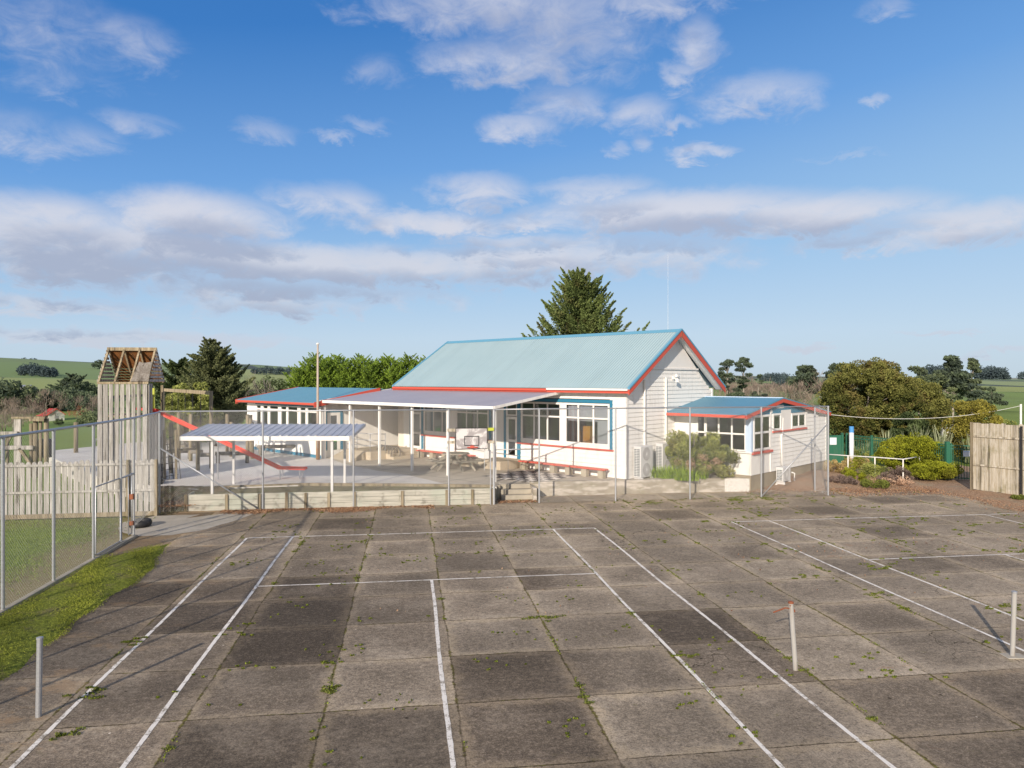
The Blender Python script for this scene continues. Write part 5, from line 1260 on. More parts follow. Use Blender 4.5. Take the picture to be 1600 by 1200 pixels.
cbp = thing('cable_post', 'slim white post holding the far end of the sagging cable', 'post', (UX(1595,45),45,-.1), 0); m=MB(); m.tube([(0,0,-.1),(0,0,3.35)],.06,8); m.build('post', M['white'], cbp)
a=Vector((*bw(3.95,12.6),3.05)); b=Vector((UX(1595,45),45,3.25)); m=MB(); m.tube([a.lerp(b,i/24)+Vector((0,0,-.85*4*(i/24)*(1-i/24)*.55)) for i in range(25)],.014,5); o=m.build('overhead_cable', M['white']); tag(o,'pale cable sagging from the annex corner to a post at the right','cable')

def gy(u, v, lo, hi):                 # distance at which the ground shows at picture row v
    Y=lo
    while Y<hi and 592.5+(EYE-terr(UX(u,Y),Y))*1140/Y>v: Y+=5
    return Y
def at_(u,Y): 
    X=UX(u,Y); return X,Y
def blobs(name,lab,cat,u,Y,r,h,n,cr,per,mat,size,seed,group=None,trunk_=True,z=0.0,aspect=2,tr_r=.06,flat=.8,bias=.75,ry=None,kids='foliage'):
    X,Y=at_(u,Y); t=thing(name,lab,cat,(X,Y,z),0,group)
    cs=crown_clumps((0,0,z+h*.55),(r,ry or r,h*.5),n,cr,seed,flat,bias); cs=[c for c in cs if c[2]>z-.02]
    P,D,S=clumps(cs,per); k=P[:,2]>z+.01; hh=(P[:,2]-z)/h; S=S+.28*(hh-.5)
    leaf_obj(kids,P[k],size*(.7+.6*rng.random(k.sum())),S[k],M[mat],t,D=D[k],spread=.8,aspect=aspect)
    if trunk_: trunk(t,(0,0,z),h*.8,tr_r,5,r*.7,seed)
    return t
# bush and strappy plants by the annex
X,Y=bw(1.7,2.75)
bu=thing('bush','loose olive-green bush with dry flower heads beside the annex wall','bush',(X,Y,GZ),0)
cs=crown_clumps((0,0,GZ+1.15),(1.2,.85,1.0),46,.30,5,1.0,.7)+crown_clumps((.95,-.35,GZ+.75),(.75,.55,.65),16,.26,6)
P,D,S=clumps(cs,300,shell=.3); D=D*.5+np.array([0,0,.8]); leaf_obj('foliage',P,.10+.06*rng.random(len(P)),S+.15*(P[:,2]-GZ-1),M['leaf_bush'],bu,D=D/np.linalg.norm(D,axis=1)[:,None],spread=.55,aspect=3)
P,D,S=clumps(crown_clumps((.15,-.65,GZ+.75),(1.25,.35,.28),26,.13,9),80); leaf_obj('dry_flowers',P,.05,S+.2,M['leaf_seedhead'],bu,aspect=1.5)
trunk(bu,(0,0,GZ),1.9,.05,7,1.0,3)
fx=thing('strap_leaf_plants','bright green clump of strappy leaves at the foot of the bush','plant',(*bw(1.0,1.75),GZ),0)
def straps(parent,centres,n,L,w,mat,nm='leaves',arch=1.0,seed=0):
    g_=random.Random(seed); m=MB(); sh_=[]
    for (cx,cy,cz,s) in centres:
        for k in range(n):
            an=g_.random()*6.283; l=L*s*g_.uniform(.6,1.1); out=g_.uniform(.25,1)*arch; x=cx+g_.gauss(0,.08);y=cy+g_.gauss(0,.08); wd=w*g_.uniform(.7,1.2)
            px_,py_=-math.sin(an)*wd/2,math.cos(an)*wd/2; o=len(m.v); K=4
            for i in range(K+1):
                t=i/K; r_=l*out*(t**1.3)*.75; zz_=cz+l*(t*1.0-out*.62*t*t); q=1-.85*t**2
                m.v += [(x+math.cos(an)*r_-px_*q,y+math.sin(an)*r_-py_*q,zz_),(x+math.cos(an)*r_+px_*q,y+math.sin(an)*r_+py_*q,zz_)]
            c=g_.random()
            for i in range(K): m.f.append((o+2*i,o+2*i+1,o+2*i+3,o+2*i+2)); sh_.append(min(1,max(0,.2+.5*c+.25*i/K)))
    ob=m.build(nm,M[mat],parent); at=ob.data.attributes.new('shade','FLOAT','FACE'); at.data.foreach_set('value',sh_); return ob
g=random.Random(8)
straps(fx,[(-.7+.165*k+g.gauss(0,.1),-.15+.1*math.sin(k)-.32*(k/14.)+g.gauss(0,.1),GZ,1) for k in range(15)]+[(.3+.2*k,-.75-.05*k,GZ-.0,.8) for k in range(4)],46,.75,.045,'leaf_agapanthus')
# mound and small garden shrubs on the right
blobs('mounded_conifer','broad yellow-green mounded conifer in the middle of the garden','shrub',1426,36.2,1.65,1.75,170,.26,260,'leaf_mound',.075,21,trunk_=False,z=.2,ry=1.0)
blobs('mounded_conifer','lower yellow-green mound spreading toward the green gate','shrub',1458,34.6,1.2,.75,80,.22,240,'leaf_mound',.07,22,trunk_=False,z=.15,ry=.7)
for i,(nm,lab,u,Y,r,h,mat) in enumerate([
 ('low_shrub','small rounded olive shrub in front of the mounded conifer',1366,34.4,.8,.8,'leaf_bush'),('low_shrub','yellow-green heather at the left of the mounded conifer',1358,35.8,.75,1.0,'leaf_mound'),
 ('low_shrub','greyish purple shrub under the white pipe rail',1385,33.4,.42,.5,'leaf_purple'),('low_shrub','purple-brown shrub touching the yellow-green mound',1404,34.6,.5,.65,'leaf_purple'),
 ('low_shrub','bright green cushion plant near the fence return',1337,34.0,.4,.5,'leaf_mound'),('low_shrub','green cushion plant tucked below the pipe rail',1332,35.4,.45,.5,'leaf_mound'),('straw_grass','straw-coloured grass tuft at the annex foundation',1309,36.6,.6,.7,'leaf_straw'),('straw_grass','dry straw grass in front of the green fence',1340,38.2,.7,.6,'leaf_straw'),
 ('low_shrub','sprawling green weed on the bark in mid garden',1368,32.6,.6,.25,'leaf_weed'),('low_shrub','grey twiggy low plant beside the fence return',1315,33.5,.6,.3,'leaf_purple'),('low_shrub','dark green plant at the foot of the green panel',1345,40.0,.6,.9,'leaf_bush'),('low_shrub','small green weed in front of the tall paling fence',1592,29.2,.22,.16,'leaf_weed'),('low_shrub','pinkish brown sprawling plant right of the purple shrubs',1425,35.0,.7,.35,'leaf_purple'),('low_shrub','brown dry ground plant at the garden front',1395,33.4,.8,.22,'leaf_seedhead'),('low_shrub','leafy shrub between the blue-topped post and the mound',1382,40.3,1.0,1.6,'leaf_bush')]):
    blobs(nm,lab,'shrub' if nm=='low_shrub' else 'grass tuft',u,Y,r,h,22,r*.32,130,mat,.07,40+i,trunk_=False,z=.06,aspect=2.5)
X,Y=at_(1462,43); fl=thing('flax_plants','tall grey-green flax clumps behind the green fence','flax',(X,Y,0),0)
straps(fl,[(-1.6,0,0,.9),(-.7,.3,0,1.1),(.2,0,0,1),(.9,.5,0,1.0),(1.8,-.2,0,.8),(-2.6,.5,0,.9)],46,2.4,.08,'leaf_flax',arch=.6,seed=3)
X,Y=at_(1350,43.5); fl=thing('flax_plants','lower flax behind the blue-topped post','flax',(X,Y,0),0); straps(fl,[(-.6,0,0,.9),(.3,.3,0,1.0),(1.2,0,0,1)],34,1.6,.07,'leaf_flax',arch=.6,seed=5)
# big shrubs and trees right
T='shrub'
blobs('large_shrub','largest olive-brown shrub behind the green fence, next to the annex','shrub',1356,50,3.0,5.9,230,.55,330,'leaf_shrub',.15,61,z=-.1,ry=2.2,tr_r=.2,flat=.7,bias=.8)
blobs('large_shrub','second olive-brown shrub, right of the largest one','shrub',1420,52,2.5,4.7,150,.5,320,'leaf_shrub',.15,62,z=-.1,ry=2,tr_r=.18,flat=.7,bias=.8)
blobs('round_shrub','small dark green rounded shrub under the big olive shrubs','shrub',1421,45,1.05,2.7,60,.34,260,'leaf_dark',.12,63,z=-.1,tr_r=.08)
blobs('golden_shrub','golden-green conical shrub left of the tall paling fence','shrub',1522,44,1.35,3.6,80,.40,320,'leaf_gold',.12,64,z=-.1,tr_r=.1)
blobs('large_shrub','thin green shrub right of the golden one, above the paling fence','shrub',1562,47,1.0,2.5,40,.32,200,'leaf_bush',.12,65,z=-.1,tr_r=.08)
def conifer(name,lab,u,Y,h,rad,n,per,mat,size,seed,rise=.55,z=None,power=.8,tr='trunk',group=None,z0=.12,spread=.45,aspect=2.6,r=.16,lean=(0,0),cat='tree'):
    X,Y=at_(u,Y); z=terr(X,Y) if z is None else z; t=thing(name,lab,cat,(X,Y,z),0,group)
    P,D,S=plumes((0,0,z),h,rad,n,per,rise,seed,power,z0,lean=lean)
    if name!='conifer_tree':
        P2,D2,S2=plumes((.12*h*.5,.3,z),h*.9,rad*.7,n//3,per,rise*1.5,seed+50,power*.8,z0,lean=lean); P=np.concatenate([P,P2]);D=np.concatenate([D,D2]);S=np.concatenate([S,S2])
    leaf_obj('foliage',P,size*(.6+.8*rng.random(len(P))),S,M[mat],t,D=D,spread=spread,aspect=aspect)
    m=MB(); m.tube([(0,0,z-.3),(lean[0]*.5,lean[1]*.5,z+h*.5),(lean[0],lean[1],z+h*.97)],[r,r*.6,r*.1],8); m.build('trunk',M[tr],t,smooth=True); return t
conifer('cypress_tree','tall spiky green cypress rising behind the main roof ridge',910,54,12.9,4.5,190,480,'leaf_cypress',.20,71,.8,z=.3,power=.60,r=.3,lean=(-.4,0))
conifer('spruce_tree','tall grey-green spruce with two leaders left of the classroom wing',330,53,7.8,3.1,150,330,'leaf_spruce',.17,72,.5,z=.1,power=.62,r=.2,spread=.6)
conifer('spruce_tree','shorter leader of grey-green spruce close beside the tall one',345,54,7.3,2.6,110,300,'leaf_spruce',.17,73,.55,z=.1,power=.6,r=.15,spread=.6)
conifer('conifer_tree','dark broad conifer between the play tower and the spruce',280,56,6.3,2.8,70,330,'leaf_dark',.22,74,.5,z=.0,power=.45,r=.2)
blobs('leafy_shrub','yellowish green shrub in front of the dark conifer','shrub',300,50,1.8,4.4,70,.42,200,'leaf_bush',.16,75,z=.1,tr_r=.1)
blobs('conifer_shrub','dark rounded conifer at the left end of the classroom roof','shrub',431,75,2.3,5.2,90,.6,200,'leaf_dark',.2,76,z=-.6,tr_r=.15)
for i,(u,Y,h) in enumerate(((268,46,3.1),(300,46,3.0),(335,47,2.8))):
    X,Y=at_(u,Y); t=thing('bare_shrub',['bare twiggy shrub just right of the play tower','bare twiggy shrub below the spruce','bare twiggy shrub left of the classroom wing'][i],'shrub',(X,Y,.3),0); twig_tree(t,(0,0,.3),h,1.7,7,3,80+i,r=.03,up=.1)
for i,(u,Y,h) in enumerate(((378,66,5.6),(395,70,5.0))):
    X,Y=at_(u,Y); t=thing('bare_tree',['bare brown tree between the spruce and the dark conifer','smaller bare brown tree left of the dark rounded conifer'][i],'tree',(X,Y,-.3),0); twig_tree(t,(0,0,-.3),h,1.1,6,4,85+i,r=.05)
X,Y=at_(419,64); t=thing('bare_tree','pale thin leafless tree in front of the dark rounded conifer','tree',(X,Y,-.2),0); twig_tree(t,(0,0,-.2),6.0,.5,2,3,88,mat='pale_trunk',r=.06)
# hedge
hd=thing('conifer_hedge','bright green overgrown conifer hedge behind the classroom wing','hedge',(-13,62,0),0)
Ps,Ds,Ss=[],[],[]
g=random.Random(6)
for k in range(64):
    u=462+3.25*k; Yh=61+g.uniform(-1.2,1.6); X=UX(u,Yh)+13; top=VZ(562+5*math.sin(k*.55)+g.uniform(-4,5)+(10 if k<5 else 0)-(4 if 8<k<22 else 0),Yh)
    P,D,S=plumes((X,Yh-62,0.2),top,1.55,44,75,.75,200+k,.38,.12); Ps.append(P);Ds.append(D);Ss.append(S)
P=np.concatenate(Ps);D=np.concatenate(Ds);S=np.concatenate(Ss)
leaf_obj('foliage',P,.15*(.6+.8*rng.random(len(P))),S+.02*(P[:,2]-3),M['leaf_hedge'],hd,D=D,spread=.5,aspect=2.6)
m=MB()
for k in range(16): m.tube([(UX(466+13*k,61)+13,-.5,0),(UX(466+13*k,61)+13,-.5,5.0)],[.12,.03],6)
m.build('trunks',M['trunk'],hd)

# mid-distance trees, right
def pine(name,lab,u,Y,vt,w,seed,mat='far_green',lo=.45,n=26,tr='pale_trunk',leanx=0,group=None):
    X,Y=at_(u,Y); z=terr(X,Y); h=VZ(vt,Y)-z; t=thing(name,lab,'tree',(X,Y,z),0,group)
    g_=np.random.default_rng(seed); cs=[]
    for k in range(n):
        q=lo+(1-lo)*g_.random(); a=g_.random()*6.28; rr=w*(1.15-q)*g_.random()**.5+.05*w; s=w*.18*(.5+.8*g_.random())*(1.25-q*.5)
        cs.append((leanx*q+rr*math.cos(a),rr*math.sin(a),z+h*q,s*1.35,s*1.35,s*.6))
    cs.append((leanx,0,z+h*.97,w*.16,w*.16,h*.05))
    P,D,S=clumps(cs,170,shell=.25); D=D*.6+np.array([0,0,.5]); D/=np.linalg.norm(D,axis=1)[:,None]
    leaf_obj('foliage',P,w*.10*(.6+.8*rng.random(len(P))),S,M[mat],t,D=D,spread=.6,aspect=2.2)
    m=MB(); g2=random.Random(seed); m.tube(wobble((0,0,z-.5),(leanx,0,z+h*.93),6,h*.018,seed),[h*.022,h*.02,h*.017,h*.013,h*.01,h*.006,h*.003],7)
    for c in cs[::3]: m.tube([(leanx*(c[2]-z)/h*.8,0,z+(c[2]-z)*.82),(c[0],c[1],c[2])],[h*.007,h*.003],5)
    m.build('trunk',M[tr],t,smooth=True); return t
pine('pine_tree','tallest dark pine with bare lower trunk on the right skyline',1489,88,558,3.9,301,'far_dark',n=50,lo=.38)
pine('pine_tree','slim pine with bare pale trunk immediately right of the tallest pine',1518,90,561,2.6,302,n=34,lo=.45)
pine('pine_tree','second slim pine, leaning left of the bare-trunked pair',1476,86,585,3.6,303,n=20,lo=.35,leanx=-.8)
pine('pine_tree','small flat-topped pine with forked bare trunk, far right',1545,80,606,2.7,304,'far_dark',n=14,lo=.62,leanx=.3)
pine('pine_tree','open-branched grey-green pine above the big shrubs',1436,95,576,4.0,305,n=24,lo=.4)
pine('pine_tree','round-topped dark pine standing over the annex roof',1257,130,572,5.2,306,'far_dark',n=36,lo=.42)
pine('pine_tree','flat dark pine half hidden behind the largest shrub',1302,125,571,4.8,307,'far_dark',n=28,lo=.55)
pine('pine_tree','left pine of the pair beside the gable',1137,105,563,2.9,308,'far_dark',n=28,lo=.35)
pine('pine_tree','right pine of the pair beside the gable, with a pointed top',1161,105,560,3.0,309,'far_dark',n=32,lo=.2)
pine('pine_tree','thin dark pine at the right of the pair beside the gable',1185,112,586,1.8,310,'far_dark',n=16,lo=.1)
def farbare(u,Y,vt,w,seed,lab,mat='far_bare',group='leafless trees in the valley'):
    X,Y=at_(u,Y); z=terr(X,Y); h=max(1.5,VZ(vt,Y)-z); t=thing('bare_tree',lab,'tree',(X,Y,z),0,group)
    cs=crown_clumps((0,0,z+h*.6),(w,w,h*.42),18,w*.3,seed,1.0); P,D,S=clumps(cs,50,shell=.1); D=D*.4+np.array([0,0,.9]); D/=np.linalg.norm(D,axis=1)[:,None]
    leaf_obj('branches',P,h*.17*(.5+rng.random(len(P))),S+.1,M[mat],t,D=D,spread=.35,aspect=22)
    trunk(t,(0,0,z),h*.85,h*.022,7,w*.8,seed,'pale_trunk',.2); return t
for i,(u,Y,vt,w) in enumerate(((1145,140,590,4),(1175,150,596,4),(1205,160,598,6),(1228,150,600,5),(1282,120,590,4.5),(1312,110,596,3),(1335,100,600,3),(1240,110,598,3),(1460,100,600,3.5),(1190,120,602,3))):
    farbare(u,Y,vt,w,400+i,'leafless brown tree between the annex roof and the right-hand hills',group='leafless trees right')
# ---- left valley
def fartree(u,Y,vt,w,seed,lab,mat='far_dark',group=None,n=26,cone=False):
    X,Y=at_(u,Y); z=terr(X,Y); h=max(2.,VZ(vt,Y)-z); t=thing('tree',lab,'tree',(X,Y,z),0,group)
    if cone: P,D,S=plumes((0,0,z),h,w,40,60,.3,seed,.6,.08); leaf_obj('crown',P,h*.10,S,M[mat],t,D=D,spread=.5,aspect=2)
    else:
        cs=crown_clumps((0,0,z+h*.55),(w,w,h*.42),n,w*.30,seed,.9,.7); P,D,S=clumps(cs,90,shell=.3); leaf_obj('crown',P,w*.14*(.6+.8*rng.random(len(P))),S+.3*((P[:,2]-z)/h-.5),M[mat],t,D=D,spread=.8,aspect=1.8)
    m=MB(); m.tube([(0,0,z-.5),(0,0,z+h*.6)],[h*.03,h*.015],6); m.build('trunk',M['trunk'],t); return t
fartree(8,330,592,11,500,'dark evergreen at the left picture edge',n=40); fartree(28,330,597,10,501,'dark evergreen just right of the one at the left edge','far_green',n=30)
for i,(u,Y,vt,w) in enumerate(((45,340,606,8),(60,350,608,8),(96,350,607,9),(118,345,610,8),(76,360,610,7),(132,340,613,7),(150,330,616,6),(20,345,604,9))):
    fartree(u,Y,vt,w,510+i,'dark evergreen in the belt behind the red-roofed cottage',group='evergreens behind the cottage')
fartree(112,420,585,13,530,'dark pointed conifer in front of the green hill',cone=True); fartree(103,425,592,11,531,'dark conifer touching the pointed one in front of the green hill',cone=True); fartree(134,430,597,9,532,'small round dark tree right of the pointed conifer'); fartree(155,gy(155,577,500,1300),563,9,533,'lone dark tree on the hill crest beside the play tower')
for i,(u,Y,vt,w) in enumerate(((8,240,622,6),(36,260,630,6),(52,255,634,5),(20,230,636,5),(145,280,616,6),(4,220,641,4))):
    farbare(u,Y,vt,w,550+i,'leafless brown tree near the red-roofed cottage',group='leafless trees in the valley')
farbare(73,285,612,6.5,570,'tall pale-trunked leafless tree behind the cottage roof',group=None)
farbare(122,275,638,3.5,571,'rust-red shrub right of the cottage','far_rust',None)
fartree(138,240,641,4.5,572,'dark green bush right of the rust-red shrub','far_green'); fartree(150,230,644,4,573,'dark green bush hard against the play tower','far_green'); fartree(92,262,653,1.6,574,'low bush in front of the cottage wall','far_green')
# woods on the hills
def wood(name,lab,us,Yw,vt,hh,n,seed,mat='hill_wood'):
    u0,u1=us; X0=UX((u0+u1)/2,Yw); t=thing(name,lab,'wood',(X0,Yw,terr(X0,Yw)),0); g_=random.Random(seed); cs=[]
    for k in range(n):
        u=u0+(u1-u0)*(k+.5)/n; Yk=Yw+g_.uniform(-25,25); X=UX(u,Yk)-X0; z=terr(X+X0,Yk); e=min(1,min(k+1,n-k)/(n*.22)); h=hh*(.55+.45*e)*g_.uniform(.8,1.1)
        for q in range(3): cs.append((X+g_.uniform(-3,3),Yk-Yw,z+h*(.25+.3*q),h*.42,h*.42,h*.32))
    P,D,S=clumps(cs,70,shell=.3); o=leaf_obj('crowns',P,hh*.16*(.6+.8*rng.random(len(P))),S,M[mat],t,D=D,spread=.8,aspect=1.6); o['kind']='stuff'; return t
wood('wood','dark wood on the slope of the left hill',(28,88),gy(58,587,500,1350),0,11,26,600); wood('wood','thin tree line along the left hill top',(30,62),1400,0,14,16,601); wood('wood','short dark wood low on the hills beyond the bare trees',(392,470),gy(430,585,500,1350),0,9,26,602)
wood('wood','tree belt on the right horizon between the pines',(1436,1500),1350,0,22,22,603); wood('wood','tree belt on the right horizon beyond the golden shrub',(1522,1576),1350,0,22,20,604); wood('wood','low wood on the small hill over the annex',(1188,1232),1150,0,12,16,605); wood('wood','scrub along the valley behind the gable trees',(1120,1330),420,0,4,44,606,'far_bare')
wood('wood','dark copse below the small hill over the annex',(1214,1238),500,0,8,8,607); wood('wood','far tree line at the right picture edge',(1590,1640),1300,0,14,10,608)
# cottage, farm shed, far shed
Xc,Yc=at_(84,288); zc=VZ(657,288)
hs_=thing('cottage','small white cottage with a bright red gabled roof in the valley','house',(Xc,Yc,zc),R(-40))
m=MB(); m.box(-4.6,3.0,-2.8,2.8,zc-1,zc+2.6); m.add([(3.0,-2.8,zc+2.6),(3.0,2.8,zc+2.6),(3.0,0,zc+4.6),(-4.6,-2.8,zc+2.6),(-4.6,2.8,zc+2.6),(-4.6,0,zc+4.6)],[(0,1,2),(3,5,4)]); m.build('wall',M['house_white'],hs_)
m=MB(); slab(m,(-4.9,-3.3,zc+2.35),(3.4,-3.3,zc+2.35),(3.4,0,zc+4.75),(-4.9,0,zc+4.75),.15); slab(m,(-4.9,3.3,zc+2.35),(3.4,3.3,zc+2.35),(3.4,0,zc+4.74),(-4.9,0,zc+4.74),.15); slab(m,(-5.6,-4.6,zc+1.9),(3.0,-4.6,zc+1.9),(3.0,-2.9,zc+2.5),(-5.6,-2.9,zc+2.5),.12); m.build('roof',M['house_red'],hs_)
m=MB(); m.box(-3.4,-2.2,-2.85,-2.78,zc+.7,zc+1.8); m.box(-.6,.8,-2.85,-2.78,zc+.7,zc+1.8); m.box(3.0,3.06,-.7,.7,zc+.8,zc+1.9); m.build('window',M['fan_grey'],hs_)
Xc,Yc=at_(33,355); zc=VZ(611,355)
fs=thing('farm_shed','long pale grey farm shed among the dark trees at the left','shed',(Xc,Yc,zc),R(-12))
m=MB(); m.box(-6,6,-3,3,zc-2,zc+1.6); m.build('wall',M['house_white'],fs); m=MB(); slab(m,(-6.3,-3.4,zc+1.5),(6.3,-3.4,zc+1.5),(6.3,0,zc+3),(-6.3,0,zc+3),.1); slab(m,(-6.3,3.4,zc+1.5),(6.3,3.4,zc+1.5),(6.3,0,zc+2.99),(-6.3,0,zc+2.99),.1); m.build('roof',M['galv'],fs)

# ------------------------------------------------------------------ LIGHT, SKY, CAMERA
SAZ, SEL = R(20.75), R(20.2)
ld = bpy.data.lights.new('sun','SUN'); ld.energy = 5.0; ld.angle = R(.55); ld.color = (1,.895,.765)
so = bpy.data.objects.new('sun', ld); COL.objects.link(so)
dv = Vector((math.sin(SAZ)*math.cos(SEL), math.cos(SAZ)*math.cos(SEL), -math.sin(SEL))); so.rotation_euler = dv.to_track_quat('-Z','Y').to_euler(); so.location=(-20,-40,30)
w = bpy.data.worlds.new('World'); scene.world = w; w.use_nodes = True; nt = w.node_tree; nt.nodes.clear()
class WT(NT):
    def __init__(s, tree): s.t = tree
W = WT(nt)
sky = nt.nodes.new('ShaderNodeTexSky'); sky.sky_type='NISHITA'; sky.sun_disc=False; sky.sun_elevation=SEL; sky.sun_rotation=R(200.75); sky.air_density=1.0; sky.dust_density=.6; sky.ozone_density=2.5
tc = W.n('TexCoord').outputs['Generated']
dirn = W.n('VectorMath',_operation='NORMALIZE'); nt.links.new(tc, dirn.inputs[0]); sx = W.sep(dirn.outputs[0])
az = W.math('MULTIPLY', W.math('ARCTAN2', sx[0], sx[1]), 57.2958); el = W.math('MULTIPLY', W.math('ARCSINE', sx[2]), 57.2958)
# warp so cloud edges fray
v2 = W.n('CombineXYZ', X=az, Y=W.math('MULTIPLY', el, 2.0), Z=0.0).outputs[0]
def CLD(u,v,ru,rv,s=1.0):            # pixel-independent: converted once to azimuth/elevation in degrees
    x=(u-800)/1140; z=(592.5-v)/1140; a=math.degrees(math.atan2(x,1)); e=math.degrees(math.atan2(z,math.hypot(x,1)))
    k=1/math.hypot(x,1); return (a,e,ru/1140*57.3*k*k,rv/1140*57.3*k,s)
clouds=[CLD(*c) for c in ((20,40,150,60,.42),(190,60,80,32,.6),(90,120,70,20,.35),(20,205,95,30,.45),(215,195,48,16,.6),(130,212,50,14,.3),
 (750,10,200,40,1.0),(870,50,140,65,1.0),(800,95,110,32,1.1),(1000,5,140,26,.9),(1090,75,40,40,1.0),(1060,118,34,18,1.0),(1185,148,75,30,1.15),(1347,160,26,9,1.0),
 (815,200,62,22,1.1),(880,165,60,28,.9),(1000,180,60,26,1.0),(940,200,20,10,.7),(955,232,18,10,.8),(1000,228,22,14,.9),(1105,238,54,12,1.15),(1075,195,30,8,.8),
 (525,212,28,7,.7),(570,195,35,8,.4),(585,105,30,14,.22),(750,300,72,28,1.15),(480,312,80,22,.7),(540,320,60,26,.75),(660,350,125,20,1.1),
 (60,345,180,42,1.15),(310,340,140,40,1.2),(200,385,330,34,1.3),(520,415,420,32,1.35),(120,415,260,36,1.3),(850,410,260,26,1.2),(380,455,330,20,.9),(60,478,170,14,.95),(430,480,160,14,.85),(200,528,270,12,1.0),
 (930,300,95,22,1.0),(1040,335,240,34,1.35),(1250,338,200,30,1.2),(1480,352,190,30,1.15),(850,350,70,12,.9),(950,400,200,34,1.0),(1385,378,130,14,.8),
 (1250,541,60,4,.8),(1470,520,70,4,.7),(1570,552,70,5,.8),(1380,12,40,14,.55),(1320,243,45,5,.4),(420,205,40,12,.4),(840,380,160,12,.8))]
gr = bpy.data.node_groups.new('cloud_cover','ShaderNodeTree'); gr.interface.new_socket('Az',in_out='INPUT',socket_type='NodeSocketFloat'); gr.interface.new_socket('El',in_out='INPUT',socket_type='NodeSocketFloat'); gr.interface.new_socket('Cover',in_out='OUTPUT',socket_type='NodeSocketFloat')
G_=WT(gr); gi=gr.nodes.new('NodeGroupInput'); go=gr.nodes.new('NodeGroupOutput')
A_,E_=gi.outputs[0],gi.outputs[1]
vec=G_.n('CombineXYZ',X=A_,Y=G_.math('MULTIPLY',E_,1.7),Z=0.0).outputs[0]
nA=G_.noise(vec,.10,9,.60,.35); nB=G_.noise(G_.mapped(vec,(1,1.1,1),(40,9,0)),.33,10,.64,.5)
wa=G_.math('ADD',A_,G_.math('MULTIPLY',G_.math('SUBTRACT',nA,.5),8.0)); we=G_.math('ADD',E_,G_.math('MULTIPLY',G_.math('SUBTRACT',nB,.5),3.0))
acc=None
for (a,e,ra,re,s) in clouds:
    dx=G_.math('DIVIDE',G_.math('SUBTRACT',wa,a),ra*1.15); dy=G_.math('DIVIDE',G_.math('SUBTRACT',we,e),re*1.15)
    q=G_.math('MULTIPLY_ADD',dx,dx,G_.math('MULTIPLY',dy,dy)); f=G_.math('MULTIPLY',G_.math('SUBTRACT',1.0,q),s)
    acc=f if acc is None else G_.math('SMOOTH_MAX',acc,f,.25)
det=G_.math('ADD',G_.math('MULTIPLY',G_.math('SUBTRACT',nB,.5),2.2),G_.math('MULTIPLY',G_.math('SUBTRACT',nA,.5),1.8))
gr.links.new(G_.math('ADD',G_.math('MAXIMUM',acc,-1.5),det),go.inputs[0])
def cover(a,e):
    nd=nt.nodes.new('ShaderNodeGroup'); nd.node_tree=gr
    for i,v in enumerate((a,e)): nt.links.new(v,nd.inputs[i])
    return nd.outputs[0]
c1=cover(az,el); c2=cover(W.math('ADD',az,-1.2),W.math('ADD',el,1.6))
dens=W.math('ADD',W.math('MULTIPLY',W.step(c1,-.40,1.35,0,.93),W.step(el,11,17,1,0)),W.math('MULTIPLY',W.step(c1,-.45,2.0,0,.86),W.step(el,11,17)))
under=W.step(c2,.1,1.3)                         # how much cloud lies above: shaded undersides
hsky=W.step(el,0,30)
lit=W.mix(W.step(el,2,14),(.58,.63,.73),(.70,.71,.79)); shade=W.mix(W.step(el,2,20),(.37,.43,.57),(.44,.48,.62))
ccol=W.mix(W.math('MULTIPLY',under,.95),lit,shade)
ccol=W.mix(W.step(dens,.2,.8),W.mix(.5,ccol,(.62,.64,.76)),ccol)
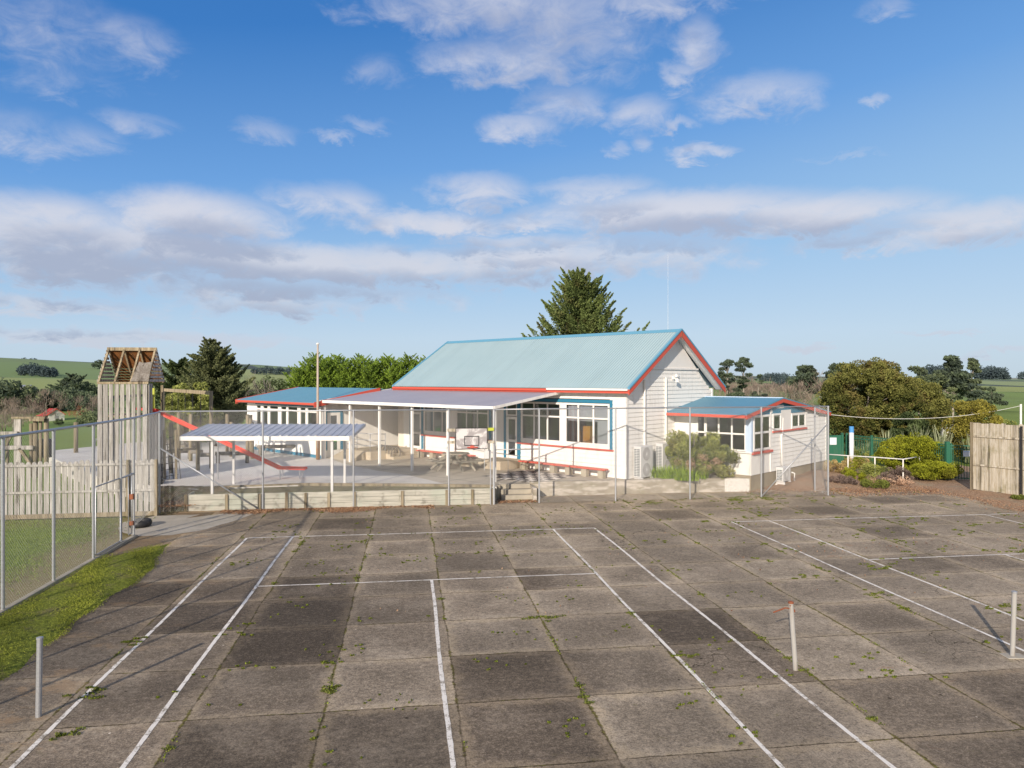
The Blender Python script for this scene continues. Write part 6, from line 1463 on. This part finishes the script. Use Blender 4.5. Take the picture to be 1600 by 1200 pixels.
# broken cloud added out of view, above and behind, to whiten the fill light
fill_cloud=W.math('MULTIPLY',W.math('MAXIMUM',W.step(el,36,52),W.step(W.math('ABSOLUTE',az),55,80)),W.step(el,2,12))
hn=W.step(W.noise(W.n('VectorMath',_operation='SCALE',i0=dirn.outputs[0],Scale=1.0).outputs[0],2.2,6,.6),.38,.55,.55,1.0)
fill_cloud=W.math('MULTIPLY',fill_cloud,W.math('MULTIPLY',hn,.9)); ccol=W.mix(fill_cloud,ccol,(.37,.385,.43)); dens=W.math('MAXIMUM',dens,fill_cloud)
k=10.0
ccol=W.n('VectorMath',_operation='SCALE',i0=ccol,Scale=k).outputs[0] if False else ccol
bg1=W.n('Background',Strength=.1); 
el_=W.math('DIVIDE',W.math('SUBTRACT',el,W.math('MULTIPLY',W.math('MINIMUM',W.math('MAXIMUM',az,-45),45),W.math('MULTIPLY',W.step(el,0,18),.13))),40.0,clamp=True); ramp=nt.nodes.new('ShaderNodeValToRGB'); nt.links.new(el_,ramp.inputs[0]); cr=ramp.color_ramp
stops=[(0,(.54,.67,.79)),(.08,(.53,.68,.85)),(.22,(.34,.56,.84)),(.42,(.15,.37,.77)),(.68,(.042,.205,.58)),(1,(.025,.14,.46))]
cr.elements[0].position=0; cr.elements[0].color=(*stops[0][1],1); cr.elements[1].position=1; cr.elements[1].color=(*stops[-1][1],1)
for p_,c_ in stops[1:-1]: e_=cr.elements.new(p_); e_.color=(*c_,1)
sc_=W.n('VectorMath',_operation='SCALE'); nt.links.new(ramp.outputs[0],sc_.inputs[0]); sc_.inputs['Scale'].default_value=10.0
tint=W.mix(.88,sky.outputs[0],sc_.outputs[0]); nt.links.new(tint,bg1.inputs[0])
bg2=W.n('Background',Strength=1.0); nt.links.new(ccol,bg2.inputs[0])
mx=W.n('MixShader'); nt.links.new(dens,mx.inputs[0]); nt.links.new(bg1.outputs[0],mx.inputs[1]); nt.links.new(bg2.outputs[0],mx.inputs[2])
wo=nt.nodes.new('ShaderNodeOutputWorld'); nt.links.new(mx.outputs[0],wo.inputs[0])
try: w.cycles.sampling_method='MANUAL'; w.cycles.sample_map_resolution=512
except Exception: pass

cd = bpy.data.cameras.new('camera'); cam = bpy.data.objects.new('camera', cd); COL.objects.link(cam)
cam.location = (0,0,EYE); cam.rotation_euler = (R(90),0,0); cd.sensor_width = 36; cd.lens = 36*1140/1600; cd.shift_y = -7.5/1600; cd.clip_start=.1; cd.clip_end = 20000
scene.camera = cam
scene.view_settings.view_transform='Standard'; scene.view_settings.look='None'; scene.view_settings.exposure=0; scene.view_settings.gamma=1
scene.cycles.max_bounces=4; scene.cycles.diffuse_bounces=3; scene.cycles.transparent_max_bounces=10; scene.cycles.use_adaptive_sampling=True; scene.cycles.adaptive_threshold=.012; scene.cycles.use_denoising=True
